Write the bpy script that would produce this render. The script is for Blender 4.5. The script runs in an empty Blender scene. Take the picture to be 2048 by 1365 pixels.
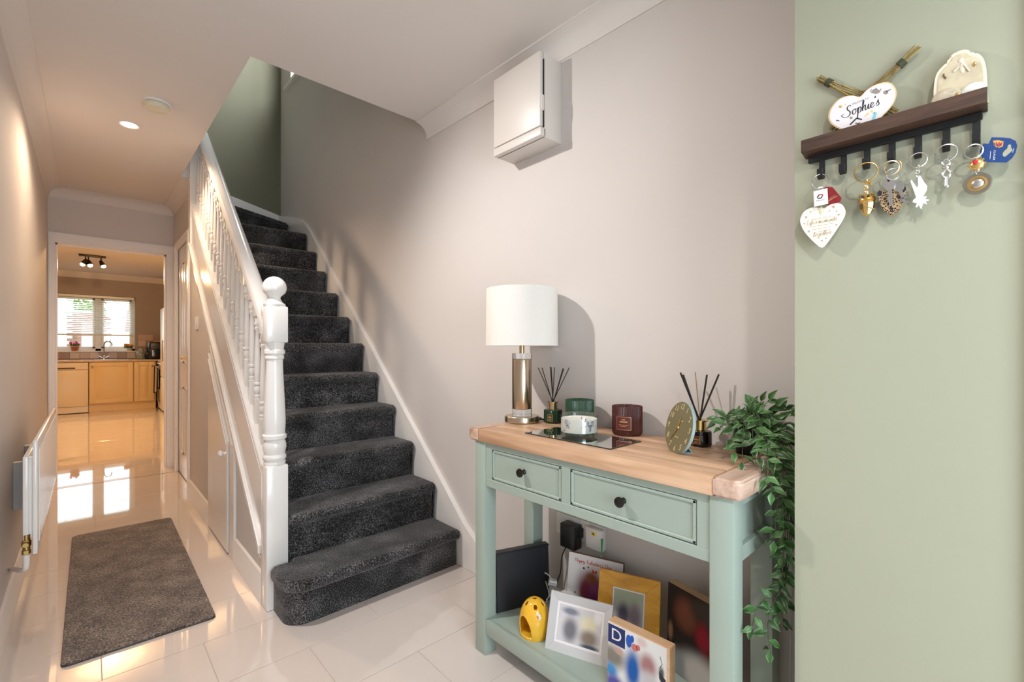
import bpy, bmesh, math, random
from mathutils import Vector, Matrix
from math import sin, cos, pi, radians as rad
random.seed(7)
sc = bpy.context.scene
col = sc.collection

# ------------------------------------------------------------------ camera
FPX, YAW, HOR, CAMH = 911.0, rad(42.95), 699.0, 1.1
cam = bpy.data.cameras.new('camera'); camo = bpy.data.objects.new('camera', cam); col.objects.link(camo)
camo.location = (0, 0, CAMH); camo.rotation_euler = (rad(90), 0, -YAW)
cam.sensor_fit = 'HORIZONTAL'; cam.sensor_width = 36.0
cam.lens = FPX / 2048 * 36.0
cam.shift_y = (HOR - 682.5) / 2048
cam.clip_start = 0.01; cam.clip_end = 200
sc.camera = camo

# ------------------------------------------------------------------ world, exposure, large lights
w = bpy.data.worlds.new('world'); sc.world = w; w.use_nodes = True
nt = w.node_tree
bg = nt.nodes['Background']
bg.inputs['Color'].default_value = (0.80, 0.90, 1.0, 1); bg.inputs['Strength'].default_value = 4.0
sc.view_settings.view_transform = 'Standard'; sc.view_settings.look = 'None'
sc.view_settings.gamma = 1.0; sc.view_settings.use_curve_mapping = False
sc.view_settings.exposure = 0.15
cy = sc.cycles
cy.use_denoising = True
cy.max_bounces = 14; cy.diffuse_bounces = 6; cy.glossy_bounces = 5; cy.transmission_bounces = 8; cy.transparent_max_bounces = 16
cy.caustics_reflective = False; cy.caustics_refractive = False
cy.sample_clamp_indirect = 6.0; cy.blur_glossy = 0.1

def area(name, loc, aim, sx, sy, power, color):
    l = bpy.data.lights.new(name, 'AREA'); l.shape = 'RECTANGLE'; l.size = sx; l.size_y = sy
    l.energy = power; l.color = color
    o = bpy.data.objects.new(name, l); col.objects.link(o); o.location = loc
    d = (Vector(aim) - Vector(loc)).normalized()
    o.rotation_euler = d.to_track_quat('-Z', 'Y').to_euler()
    return o
def point(name, loc, power, color, radius=0.03):
    l = bpy.data.lights.new(name, 'POINT'); l.energy = power; l.color = color; l.shadow_soft_size = radius
    o = bpy.data.objects.new(name, l); col.objects.link(o); o.location = loc
    return o
def spot(name, loc, power, color, angle=150, blend=0.6, radius=0.03, aim=None):
    l = bpy.data.lights.new(name, 'SPOT'); l.energy = power; l.color = color; l.shadow_soft_size = radius
    l.spot_size = rad(angle); l.spot_blend = blend
    o = bpy.data.objects.new(name, l); col.objects.link(o); o.location = loc
    if aim is not None:
        o.rotation_euler = (Vector(aim) - Vector(loc)).normalized().to_track_quat('-Z', 'Y').to_euler()
    return o
WARM = (1.0, 0.73, 0.50)
# daylight through the glazed front door behind the camera, the kitchen window and the landing window
area('front_door_daylight', (0.28, -1.26, 0.95), (0.45, 1.0, 0.55), 0.92, 1.3, 23, (0.82, 0.92, 1.0))
area('kitchen_window_daylight', (0.1, 12.9, 3.6), (0.1, 10.6, 0.9), 1.6, 1.2, 130, (1.0, 0.98, 0.95))
area('landing_window_daylight', (1.74, 3.98, 4.20), (1.02, 4.906, 3.50), 0.6, 0.7, 42, (0.92, 0.97, 1.0))
# ceiling downlights of the hall (the first two are out of the frame above the camera)
spot('hall_downlight_front', (0.05, -0.45, 2.30), 42, (1.0, 0.95, 0.90), 74, 0.9, 0.04, (1.12, 0.05, 0.62))
spot('hall_downlight_middle', (0.0, 1.85, 2.33), 92, (1.0, 0.945, 0.905), 120, 1.0, 0.03, (1.30, 1.25, 0.60))
spot('hall_downlight_rear', (0.173, 3.41, 2.36), 30, WARM, 160, 0.5, 0.03)

# ------------------------------------------------------------------ pixel helpers (2048 x 1365 photograph)
FW = Vector((sin(YAW), cos(YAW), 0)); RT = Vector((cos(YAW), -sin(YAW), 0)); CO = Vector((0, 0, CAMH))
def ray(u, v): return FW + RT * ((u - 1024) / FPX) + Vector((0, 0, (HOR - v) / FPX))
def P(u, v, ax, val):
    r = ray(u, v); return CO + r * ((val - CO[ax]) / r[ax])
def D(u, v, d): return CO + ray(u, v) * d
def zc(y): return 2.327 + 0.019 * y            # hall ceiling, very slightly out of level

# ------------------------------------------------------------------ materials
def newmat(name):
    m = bpy.data.materials.new(name); m.use_nodes = True
    t = m.node_tree; return m, t, t.nodes['Principled BSDF']
def pm(name, c, rough=0.5, metal=0.0, spec=0.5, bump=None, vary=None, coat=0.0, trans=0.0, emit=None, sub=0.0, ior=None, sheen=0.0):
    m, t, b = newmat(name); L = t.links.new
    b.inputs['Base Color'].default_value = (*c, 1); b.inputs['Roughness'].default_value = rough
    b.inputs['Metallic'].default_value = metal; b.inputs['Specular IOR Level'].default_value = spec
    b.inputs['Coat Weight'].default_value = coat; b.inputs['Transmission Weight'].default_value = trans
    b.inputs['Sheen Weight'].default_value = sheen
    if ior: b.inputs['IOR'].default_value = ior
    if sub:
        b.inputs['Subsurface Weight'].default_value = sub; b.inputs['Subsurface Radius'].default_value = (0.01, 0.008, 0.006)
    if emit:
        b.inputs['Emission Color'].default_value = (*emit[0], 1); b.inputs['Emission Strength'].default_value = emit[1]
    tc = t.nodes.new('ShaderNodeTexCoord')
    if vary:
        n = t.nodes.new('ShaderNodeTexNoise'); n.inputs['Scale'].default_value = vary[0]; n.inputs['Detail'].default_value = 4
        L(tc.outputs['Object'], n.inputs['Vector'])
        r = t.nodes.new('ShaderNodeValToRGB'); k = vary[1]
        r.color_ramp.elements[0].position = 0.3; r.color_ramp.elements[1].position = 0.7
        r.color_ramp.elements[0].color = (*[x * (1 - k) for x in c], 1); r.color_ramp.elements[1].color = (*[min(1, x * (1 + k)) for x in c], 1)
        L(n.outputs['Fac'], r.inputs['Fac']); L(r.outputs['Color'], b.inputs['Base Color'])
    if bump:
        n = t.nodes.new('ShaderNodeTexNoise'); n.inputs['Scale'].default_value = bump[0]; n.inputs['Detail'].default_value = 3
        L(tc.outputs['Object'], n.inputs['Vector'])
        bp = t.nodes.new('ShaderNodeBump'); bp.inputs['Strength'].default_value = bump[1]; bp.inputs['Distance'].default_value = bump[2]
        L(n.outputs['Fac'], bp.inputs['Height']); L(bp.outputs['Normal'], b.inputs['Normal'])
    return m
def wood(name, c0, c1, axis=1, scale=6.0, stretch=14.0, rough=0.45, contrast=(0.35, 0.65)):
    m, t, b = newmat(name); L = t.links.new
    tc = t.nodes.new('ShaderNodeTexCoord'); mp = t.nodes.new('ShaderNodeMapping')
    s = [stretch] * 3; s[axis] = 1.0
    mp.inputs['Scale'].default_value = s
    L(tc.outputs['Object'], mp.inputs['Vector'])
    n = t.nodes.new('ShaderNodeTexNoise'); n.inputs['Scale'].default_value = scale; n.inputs['Detail'].default_value = 7; n.inputs['Distortion'].default_value = 0.6
    L(mp.outputs['Vector'], n.inputs['Vector'])
    n2 = t.nodes.new('ShaderNodeTexNoise'); n2.inputs['Scale'].default_value = scale * 0.3; n2.inputs['Detail'].default_value = 2
    L(mp.outputs['Vector'], n2.inputs['Vector'])
    mx = t.nodes.new('ShaderNodeMath'); mx.operation = 'MULTIPLY_ADD'; mx.inputs[1].default_value = 0.5
    L(n.outputs['Fac'], mx.inputs[0])
    m2 = t.nodes.new('ShaderNodeMath'); m2.operation = 'MULTIPLY'; m2.inputs[1].default_value = 0.5
    L(n2.outputs['Fac'], m2.inputs[0]); L(m2.outputs[0], mx.inputs[2])
    r = t.nodes.new('ShaderNodeValToRGB')
    r.color_ramp.elements[0].position = contrast[0]; r.color_ramp.elements[1].position = contrast[1]
    r.color_ramp.elements[0].color = (*c0, 1); r.color_ramp.elements[1].color = (*c1, 1)
    L(mx.outputs[0], r.inputs['Fac']); L(r.outputs['Color'], b.inputs['Base Color'])
    b.inputs['Roughness'].default_value = rough
    bp = t.nodes.new('ShaderNodeBump'); bp.inputs['Strength'].default_value = 0.15; bp.inputs['Distance'].default_value = 0.001
    L(n.outputs['Fac'], bp.inputs['Height']); L(bp.outputs['Normal'], b.inputs['Normal'])
    return m
def pile(name, c0, c1, c2, scale=230.0, patch=7.0, bumpd=0.004):
    """cut pile: fine speckle of tufts over a slow drift in tone"""
    m, t, b = newmat(name); L = t.links.new
    tc = t.nodes.new('ShaderNodeTexCoord')
    n = t.nodes.new('ShaderNodeTexNoise'); n.inputs['Scale'].default_value = scale; n.inputs['Detail'].default_value = 2.5; n.inputs['Roughness'].default_value = 0.7
    L(tc.outputs['Object'], n.inputs['Vector'])
    p = t.nodes.new('ShaderNodeTexNoise'); p.inputs['Scale'].default_value = patch; p.inputs['Detail'].default_value = 3
    L(tc.outputs['Object'], p.inputs['Vector'])
    ma = t.nodes.new('ShaderNodeMath'); ma.operation = 'MULTIPLY_ADD'; ma.inputs[1].default_value = 0.35; 
    L(p.outputs['Fac'], ma.inputs[0]); L(n.outputs['Fac'], ma.inputs[2])
    r = t.nodes.new('ShaderNodeValToRGB'); e = r.color_ramp.elements
    e[0].position = 0.50; e[0].color = (*c0, 1); e[1].position = 0.92; e[1].color = (*c2, 1)
    k = e.new(0.66); k.color = (*c1, 1)
    L(ma.outputs[0], r.inputs['Fac']); L(r.outputs['Color'], b.inputs['Base Color'])
    b.inputs['Roughness'].default_value = 0.95; b.inputs['Specular IOR Level'].default_value = 0.1
    b.inputs['Sheen Weight'].default_value = 0.25; b.inputs['Sheen Roughness'].default_value = 0.5
    bp = t.nodes.new('ShaderNodeBump'); bp.inputs['Strength'].default_value = 0.9; bp.inputs['Distance'].default_value = bumpd
    L(n.outputs['Fac'], bp.inputs['Height']); L(bp.outputs['Normal'], b.inputs['Normal'])
    return m
def pane_mat(name, tint=(1, 1, 1), refl=0.08):
    m = bpy.data.materials.new(name); m.use_nodes = True; t = m.node_tree; t.nodes.clear(); L = t.links.new
    o = t.nodes.new('ShaderNodeOutputMaterial'); mx = t.nodes.new('ShaderNodeMixShader'); mx.inputs[0].default_value = refl
    a = t.nodes.new('ShaderNodeBsdfTransparent'); a.inputs[0].default_value = (*tint, 1)
    g = t.nodes.new('ShaderNodeBsdfGlossy'); g.inputs['Roughness'].default_value = 0.02
    L(a.outputs[0], mx.inputs[1]); L(g.outputs[0], mx.inputs[2]); L(mx.outputs[0], o.inputs[0]); return m
def blur_print(name, base, blobs):
    """a printed photograph, out of focus: soft patches of colour laid out in the print's own UV space"""
    m, t, b = newmat(name); L = t.links.new
    uv = t.nodes.new('ShaderNodeUVMap'); prev = None
    for (x, y, rx, ry, c) in blobs:
        mp = t.nodes.new('ShaderNodeMapping'); mp.vector_type = 'TEXTURE'
        mp.inputs['Location'].default_value = (x, y, 0); mp.inputs['Scale'].default_value = (rx, ry, 1)
        L(uv.outputs[0], mp.inputs['Vector'])
        ln = t.nodes.new('ShaderNodeVectorMath'); ln.operation = 'LENGTH'; L(mp.outputs[0], ln.inputs[0])
        mr = t.nodes.new('ShaderNodeMapRange'); mr.interpolation_type = 'SMOOTHSTEP'
        mr.inputs['From Min'].default_value = 0.35; mr.inputs['From Max'].default_value = 1.3
        mr.inputs['To Min'].default_value = 1; mr.inputs['To Max'].default_value = 0
        L(ln.outputs['Value'], mr.inputs['Value'])
        mx = t.nodes.new('ShaderNodeMix'); mx.data_type = 'RGBA'
        L(mr.outputs[0], mx.inputs[0])
        if prev is None: mx.inputs[6].default_value = (*base, 1)
        else: L(prev, mx.inputs[6])
        mx.inputs[7].default_value = (*c, 1); prev = mx.outputs[2]
    L(prev, b.inputs['Base Color']); b.inputs['Roughness'].default_value = 0.55; b.inputs['Specular IOR Level'].default_value = 0.25
    return m

M = {}
M['wall'] = pm('greige_paint', (0.665, 0.622, 0.597), 0.75, spec=0.25, bump=(90, 0.06, 0.002), vary=(1.2, 0.015))
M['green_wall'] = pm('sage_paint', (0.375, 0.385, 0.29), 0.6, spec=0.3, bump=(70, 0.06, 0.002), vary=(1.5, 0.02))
M['dark_green'] = pm('olive_paint', (0.205, 0.198, 0.14), 0.75, spec=0.25)  # sage darkened so that the stairwell's shade sits in the colour
M['ceil'] = pm('ceiling_paint', (0.74, 0.695, 0.66), 0.8, spec=0.2, bump=(60, 0.04, 0.002))
M['cornice'] = pm('cornice_paint', (0.74, 0.70, 0.67), 0.7, spec=0.25)
M['gloss'] = pm('white_gloss_paint', (0.84, 0.82, 0.80), 0.16, spec=0.5, bump=(25, 0.05, 0.002))
M['satin'] = pm('white_satin_paint', (0.88, 0.855, 0.835), 0.3, spec=0.45)
M['tile'] = pm('cream_polished_tile', (0.70, 0.625, 0.58), 0.03, spec=0.75, vary=(1.3, 0.03), coat=0.35)
M['grout'] = pm('grout', (0.50, 0.42, 0.35), 0.8)
M['carpet'] = pile('charcoal_carpet', (0.006, 0.0056, 0.0056), (0.022, 0.021, 0.0215), (0.27, 0.265, 0.275), 190)
M['mat'] = pile('brown_mat_pile', (0.036, 0.028, 0.024), (0.12, 0.095, 0.080), (0.46, 0.38, 0.33), 150, 9)
M['mat_edge'] = pm('mat_edging', (0.07, 0.06, 0.055), 0.9)
M['sage'] = pm('sage_furniture_paint', (0.345, 0.42, 0.37), 0.38, spec=0.4, vary=(4, 0.02))
M['gap'] = pm('shadow_gap', (0.03, 0.035, 0.03), 0.9)
M['oak'] = wood('oiled_oak', (0.47, 0.27, 0.155), (0.72, 0.475, 0.31), axis=1, scale=5, stretch=11, rough=0.4)
M['oak_end'] = wood('oiled_oak_end', (0.42, 0.26, 0.19), (0.72, 0.53, 0.42), axis=0, scale=7, stretch=9, rough=0.45)
M['black_knob'] = pm('bronze_black', (0.03, 0.026, 0.022), 0.3, metal=0.7)
M['brass'] = pm('antique_brass', (0.62, 0.47, 0.27), 0.22, metal=1.0)
M['brushed'] = pm('brushed_champagne', (0.60, 0.49, 0.36), 0.24, metal=1.0)
M['gold'] = pm('gold_plate', (0.90, 0.62, 0.24), 0.2, metal=1.0)
M['silver'] = pm('nickel', (0.72, 0.70, 0.68), 0.2, metal=1.0)
M['steel'] = pm('steel', (0.55, 0.55, 0.55), 0.28, metal=1.0)
M['shade'] = pm('linen_shade', (0.86, 0.83, 0.78), 0.9, spec=0.1, bump=(420, 0.35, 0.001), vary=(260, 0.03))
M['acrylic'] = pm('clear_acrylic', (0.95, 0.97, 0.97), 0.03, trans=0.85, ior=1.3)
M['green_glass'] = pm('green_glass', (0.035, 0.115, 0.06), 0.08, spec=0.6, trans=0.35)
M['green_dark'] = pm('green_bottle', (0.012, 0.04, 0.018), 0.08, spec=0.6)
M['red_glass'] = pm('plum_glass', (0.115, 0.028, 0.026), 0.1, spec=0.6, trans=0.3)
M['red_in'] = pm('plum_wax', (0.30, 0.09, 0.075), 0.5)
M['green_in'] = pm('green_wax', (0.10, 0.22, 0.12), 0.5)
M['plum'] = pm('plum_label', (0.13, 0.018, 0.022), 0.45)
M['green_label'] = pm('green_label', (0.015, 0.045, 0.02), 0.45)
M['gold_ink'] = pm('gold_ink', (0.62, 0.42, 0.16), 0.35, metal=0.6)
M['black_gloss'] = pm('black_gloss', (0.010, 0.007, 0.007), 0.06, spec=0.6)
M['black'] = pm('black_plastic', (0.014, 0.014, 0.015), 0.35)
M['black_matt'] = pm('black_matt_metal', (0.010, 0.010, 0.011), 0.45, spec=0.4)
M['reed'] = pm('black_reed', (0.02, 0.014, 0.012), 0.8)
M['reed_pale'] = pm('pale_reed', (0.30, 0.20, 0.11), 0.8)
M['wax'] = pm('white_wax', (0.88, 0.86, 0.83), 0.5, sub=0.15)
M['clear'] = pane_mat('clear_glass', (0.96, 0.98, 0.97), 0.10)
M['mirror'] = pm('mirror', (0.80, 0.85, 0.82), 0.01, metal=1.0)
M['mirror_edge'] = pm('mirror_edge', (0.02, 0.022, 0.02), 0.2)
M['ink'] = pm('dark_ink', (0.02, 0.02, 0.035), 0.5)
M['red_ink'] = pm('red_ink', (0.55, 0.02, 0.025), 0.5)
M['grey_ink'] = pm('grey_ink', (0.30, 0.26, 0.24), 0.6)
M['clock_face'] = pm('olive_clock_face', (0.185, 0.165, 0.085), 0.4)
M['pale_blue'] = pm('pale_blue_enamel', (0.30, 0.42, 0.43), 0.35)
M['clock_ink'] = pm('pale_gold_ink', (0.72, 0.62, 0.38), 0.4)
M['pot'] = pm('black_pot', (0.012, 0.012, 0.012), 0.4)
M['stem'] = pm('plant_stem', (0.06, 0.075, 0.03), 0.6)
M['walnut'] = wood('dark_walnut', (0.020, 0.010, 0.007), (0.115, 0.058, 0.036), axis=1, scale=9, stretch=10, rough=0.5)
M['white_print'] = pm('white_print', (0.80, 0.76, 0.78), 0.4)
M['ply'] = pm('ply_edge', (0.60, 0.40, 0.20), 0.6)
M['ceramic'] = pm('white_ceramic', (0.84, 0.79, 0.72), 0.25)
M['straw'] = wood('straw', (0.16, 0.11, 0.03), (0.42, 0.31, 0.11), axis=2, scale=20, stretch=6, rough=0.7)
M['dark_green_band'] = pm('dark_green_band', (0.045, 0.05, 0.018), 0.7)
M['resin'] = pm('cream_resin', (0.62, 0.54, 0.38), 0.3, bump=(60, 0.5, 0.004), vary=(30, 0.12))
M['cream'] = pm('cream_rim', (0.82, 0.75, 0.60), 0.35)
M['sheen_white'] = pm('pearl_white', (0.78, 0.80, 0.76), 0.25, bump=(80, 0.4, 0.003))
M['pearl_beige'] = pm('pearl_beige', (0.55, 0.47, 0.35), 0.35, bump=(90, 0.6, 0.003), vary=(60, 0.2))
M['white_plastic'] = pm('white_plastic', (0.80, 0.79, 0.77), 0.35)
M['cu'] = pm('consumer_unit_plastic', (0.69, 0.645, 0.60), 0.4)
M['red_leather'] = pm('red_leather', (0.25, 0.012, 0.02), 0.45)
M['blue_card'] = pm('blue_card', (0.008, 0.05, 0.20), 0.4)
M['yellow'] = pm('yellow_glaze', (0.80, 0.45, 0.03), 0.12, spec=0.6, coat=0.4, vary=(40, 0.06), bump=(22, 0.25, 0.006))
M['frame_grey'] = pm('silver_grey_frame', (0.52, 0.52, 0.53), 0.4)
M['frame_orange'] = wood('honey_pine', (0.50, 0.21, 0.02), (0.78, 0.40, 0.055), axis=1, scale=5, stretch=9, rough=0.35)
M['frame_groove'] = pm('frame_groove', (0.36, 0.15, 0.015), 0.5)
M['block_wood'] = wood('birch_block', (0.58, 0.34, 0.18), (0.78, 0.53, 0.33), axis=1, scale=6, stretch=9, rough=0.5)
M['navy'] = pm('navy_print', (0.006, 0.022, 0.12), 0.4)
M['leatherette'] = pm('black_leatherette', (0.012, 0.013, 0.018), 0.42, bump=(420, 0.5, 0.001))
M['pvc'] = pm('white_upvc', (0.84, 0.85, 0.85), 0.3)
M['cabinet'] = pm('cream_cabinet', (0.86, 0.64, 0.32), 0.35, spec=0.4)
M['dish'] = pm('cream_enamel', (0.90, 0.77, 0.55), 0.3)
M['worktop'] = pm('beige_worktop', (0.62, 0.46, 0.32), 0.25, vary=(30, 0.15))
M['sp_a'] = pm('beige_tile', (0.58, 0.42, 0.30), 0.25); M['sp_b'] = pm('brown_tile', (0.40, 0.26, 0.17), 0.25); M['sp_c'] = pm('cream_tile', (0.66, 0.52, 0.40), 0.25)
M['kwall'] = pm('kitchen_taupe', (0.40, 0.345, 0.30), 0.8, spec=0.2)
M['bronze'] = pm('dark_bronze', (0.06, 0.035, 0.018), 0.35, metal=0.8)
M['bulb'] = pm('lit_bulb', (1, 0.9, 0.7), 0.3, emit=((1.0, 0.74, 0.42), 9))
M['led'] = pm('lit_downlight', (1, 0.95, 0.9), 0.3, emit=((1.0, 0.90, 0.78), 22))
M['terracotta'] = pm('terracotta', (0.45, 0.13, 0.05), 0.7)
M['pink'] = pm('pink_petals', (0.55, 0.03, 0.16), 0.6)
M['leafg'] = pm('leaf_green', (0.06, 0.17, 0.03), 0.5)
M['chrome'] = pm('chrome', (0.75, 0.75, 0.75), 0.1, metal=1.0)
M['towel_b'] = pm('dark_towel', (0.03, 0.025, 0.022), 0.9); M['towel_w'] = pm('beige_towel', (0.55, 0.47, 0.38), 0.9)
M['jar'] = pm('jar_glass', (0.45, 0.48, 0.42), 0.1, spec=0.6)
M['brick'] = pm('brick_red', (0.30, 0.15, 0.11), 0.9, vary=(14, 0.2)); M['render'] = pm('white_render', (0.75, 0.74, 0.72), 0.9)
M['foliage'] = pm('garden_foliage', (0.16, 0.30, 0.06), 0.8, vary=(6, 0.4)); M['bark'] = pm('bark', (0.14, 0.09, 0.06), 0.9)
M['roof'] = pm('roof_tile', (0.22, 0.12, 0.09), 0.9); M['bin'] = pm('blue_grey_plastic', (0.14, 0.18, 0.23), 0.5)
M['lawn'] = pm('lawn', (0.20, 0.30, 0.10), 0.95, vary=(5, 0.3)); M['dark_glass'] = pm('dark_glass', (0.03, 0.03, 0.04), 0.05)
M['cable_w'] = pm('white_cable', (0.75, 0.74, 0.72), 0.4)
M['sticker'] = pm('yellow_sticker', (0.80, 0.60, 0.02), 0.5)
M['pick'] = pm('green_plastic', (0.02, 0.32, 0.06), 0.35)
M['dark_wood'] = pm('brown_hardboard', (0.20, 0.105, 0.055), 0.7)
M['leopard'] = None
def leopard():
    m, t, b = newmat('leopard_enamel'); L = t.links.new
    tc = t.nodes.new('ShaderNodeTexCoord'); v = t.nodes.new('ShaderNodeTexVoronoi'); v.inputs['Scale'].default_value = 330
    L(tc.outputs['Object'], v.inputs['Vector'])
    r = t.nodes.new('ShaderNodeValToRGB'); r.color_ramp.interpolation = 'CONSTANT'; e = r.color_ramp.elements
    e[0].color = (0.01, 0.008, 0.006, 1); e[1].position = 0.42; e[1].color = (0.62, 0.44, 0.26, 1)
    L(v.outputs['Distance'], r.inputs['Fac']); L(r.outputs['Color'], b.inputs['Base Color'])
    b.inputs['Roughness'].default_value = 0.3; b.inputs['Metallic'].default_value = 0.4
    return m
M['leopard'] = leopard()
def leaf_mat():
    """green blade with a pale variegated edge and veins, in the leaf's own coordinates (x across, y along)"""
    m, t, b = newmat('variegated_leaf'); L = t.links.new
    tc = t.nodes.new('ShaderNodeTexCoord'); sp = t.nodes.new('ShaderNodeSeparateXYZ'); L(tc.outputs['Object'], sp.inputs[0])
    ab = t.nodes.new('ShaderNodeMath'); ab.operation = 'ABSOLUTE'; L(sp.outputs['X'], ab.inputs[0])
    wv = t.nodes.new('ShaderNodeMath'); wv.operation = 'MULTIPLY_ADD'; wv.inputs[1].default_value = -1.1   # vein phase
    L(ab.outputs[0], wv.inputs[0]); L(sp.outputs['Y'], wv.inputs[2])
    sn = t.nodes.new('ShaderNodeMath'); sn.operation = 'SINE'
    ms = t.nodes.new('ShaderNodeMath'); ms.operation = 'MULTIPLY'; ms.inputs[1].default_value = 1100
    L(wv.outputs[0], ms.inputs[0]); L(ms.outputs[0], sn.inputs[0])
    r = t.nodes.new('ShaderNodeValToRGB'); e = r.color_ramp.elements
    e[0].position = 0.0; e[0].color = (0.034, 0.105, 0.026, 1); e[1].position = 1.0; e[1].color = (0.060, 0.150, 0.042, 1)
    k = t.nodes.new('ShaderNodeMapRange'); k.inputs['From Min'].default_value = -1; k.inputs['From Max'].default_value = 1
    L(sn.outputs[0], k.inputs['Value']); L(k.outputs[0], r.inputs['Fac'])
    # pale margin: |x| against the blade's half width at this y (0.0079 at its widest)
    oi = t.nodes.new('ShaderNodeObjectInfo')
    hs = t.nodes.new('ShaderNodeHueSaturation'); L(r.outputs['Color'], hs.inputs['Color'])
    mv = t.nodes.new('ShaderNodeMapRange'); mv.inputs['To Min'].default_value = 0.55; mv.inputs['To Max'].default_value = 1.5
    L(oi.outputs['Random'], mv.inputs['Value']); L(mv.outputs[0], hs.inputs['Value'])
    yy = t.nodes.new('ShaderNodeMapRange'); yy.inputs['From Min'].default_value = 0.013; yy.inputs['From Max'].default_value = 0.034; yy.inputs['To Min'].default_value = 0.0074; yy.inputs['To Max'].default_value = 0.0005
    L(sp.outputs['Y'], yy.inputs['Value'])
    dv = t.nodes.new('ShaderNodeMath'); dv.operation = 'DIVIDE'; L(ab.outputs[0], dv.inputs[0]); L(yy.outputs[0], dv.inputs[1])
    er = t.nodes.new('ShaderNodeMapRange'); er.inputs['From Min'].default_value = 0.62; er.inputs['From Max'].default_value = 1.05; L(dv.outputs[0], er.inputs['Value'])
    em = t.nodes.new('ShaderNodeMath'); em.operation = 'MULTIPLY'; em.inputs[1].default_value = 0.75; L(er.outputs[0], em.inputs[0])
    mx = t.nodes.new('ShaderNodeMix'); mx.data_type = 'RGBA'; L(em.outputs[0], mx.inputs[0]); L(hs.outputs['Color'], mx.inputs[6]); mx.inputs[7].default_value = (0.22, 0.36, 0.16, 1)
    L(mx.outputs[2], b.inputs['Base Color']); b.inputs['Roughness'].default_value = 0.38
    return m
M['leaf'] = leaf_mat()

# ------------------------------------------------------------------ mesh helpers (world coordinates)
OFF = {}
def tag(o, label=None, cat=None, group=None, kind=None):
    if label: o['label'] = label
    if cat: o['category'] = cat
    if group: o['group'] = group
    if kind: o['kind'] = kind
    return o
def finish(name, bm, mat, parent=None, sharp=35, flip=False):
    bmesh.ops.remove_doubles(bm, verts=bm.verts, dist=1e-6)
    bmesh.ops.recalc_face_normals(bm, faces=bm.faces)
    off = OFF.get(parent.name, Vector((0, 0, 0))) if parent is not None else Vector((0, 0, 0))
    if off.length: bmesh.ops.translate(bm, verts=bm.verts, vec=-off)
    me = bpy.data.meshes.new(name); bm.to_mesh(me); bm.free()
    for m in (mat if isinstance(mat, (list, tuple)) else [mat]): me.materials.append(m)
    me.polygons.foreach_set('use_smooth', [True] * len(me.polygons)); me.set_sharp_from_angle(angle=rad(sharp))
    o = bpy.data.objects.new(name, me); col.objects.link(o)
    if parent is not None: o.parent = parent
    OFF[o.name] = off
    return o
def thing(name, label, cat, loc, group=None):
    o = bpy.data.objects.new(name, None); col.objects.link(o); o.location = loc; o.empty_display_size = 0.05
    OFF[o.name] = Vector(loc)
    return tag(o, label, cat, group)
def struct(name, bm, mat, parent=None, sharp=35):
    o = finish(name, bm, mat, parent, sharp)
    if parent is None: o['kind'] = 'structure'
    return o
def single(name, bm, mat, label, cat, group=None, sharp=35):
    """a thing that is one mesh: origin at its base"""
    bb = [v.co for v in bm.verts]
    c = Vector(((min(v.x for v in bb) + max(v.x for v in bb)) / 2, (min(v.y for v in bb) + max(v.y for v in bb)) / 2, min(v.z for v in bb)))
    bmesh.ops.translate(bm, verts=bm.verts, vec=-c)
    o = finish(name, bm, mat, None, sharp); o.location = c; OFF[o.name] = c.copy()
    return tag(o, label, cat, group)
def clone(o, parent, loc=None, name=None):
    c = o.copy(); col.objects.link(c)
    if parent is not None: c.parent = parent
    if loc is not None: c.location = loc
    OFF[c.name] = OFF.get(o.name, Vector((0, 0, 0)))
    return c
def NB(): return bmesh.new()
def merge(bm, other):
    me = bpy.data.meshes.new('tmp'); other.to_mesh(me); bm.from_mesh(me); other.free(); bpy.data.meshes.remove(me)
def bx(bm, x0, x1, y0, y1, z0, z1, bev=0.0, seg=2, mat=0):
    b = NB()
    vs = [b.verts.new((x, y, z)) for x in (x0, x1) for y in (y0, y1) for z in (z0, z1)]
    for f in ((0, 1, 3, 2), (4, 6, 7, 5), (0, 4, 5, 1), (2, 3, 7, 6), (0, 2, 6, 4), (1, 5, 7, 3)):
        b.faces.new([vs[i] for i in f])
    if bev > 0:
        bmesh.ops.bevel(b, geom=list(b.edges), offset=bev, segments=seg, affect='EDGES', profile=0.5)
    for f in b.faces: f.material_index = mat
    merge(bm, b)
def hexa(bm, pts, bev=0.0, seg=2):
    """8 points: bottom ring of 4 then top ring of 4"""
    b = NB(); vs = [b.verts.new(p) for p in pts]
    for f in ((3, 2, 1, 0), (4, 5, 6, 7), (0, 1, 5, 4), (1, 2, 6, 5), (2, 3, 7, 6), (3, 0, 4, 7)): b.faces.new([vs[i] for i in f])
    if bev > 0: bmesh.ops.bevel(b, geom=list(b.edges), offset=bev, segments=seg, affect='EDGES')
    merge(bm, b)
def prism(bm, poly, fn, d0, d1, bev=0.0, seg=2, mat=0):
    """poly: 2-D outline; fn(a, b, d) -> world point; extruded from d0 to d1"""
    b = NB()
    lo = [b.verts.new(fn(a, c, d0)) for a, c in poly]; hi = [b.verts.new(fn(a, c, d1)) for a, c in poly]
    n = len(poly)
    caps = [b.faces.new(lo), b.faces.new(hi[::-1])]
    for i in range(n): b.faces.new([lo[i], hi[i], hi[(i + 1) % n], lo[(i + 1) % n]])
    if bev > 0:
        es = set(e for f in caps for e in f.edges)
        bmesh.ops.bevel(b, geom=list(es), offset=bev, segments=seg, affect='EDGES')
    for f in b.faces: f.material_index = mat
    b.normal_update()
    bmesh.ops.triangulate(b, faces=[f for f in b.faces if len(f.verts) > 4])
    merge(bm, b)
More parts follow.
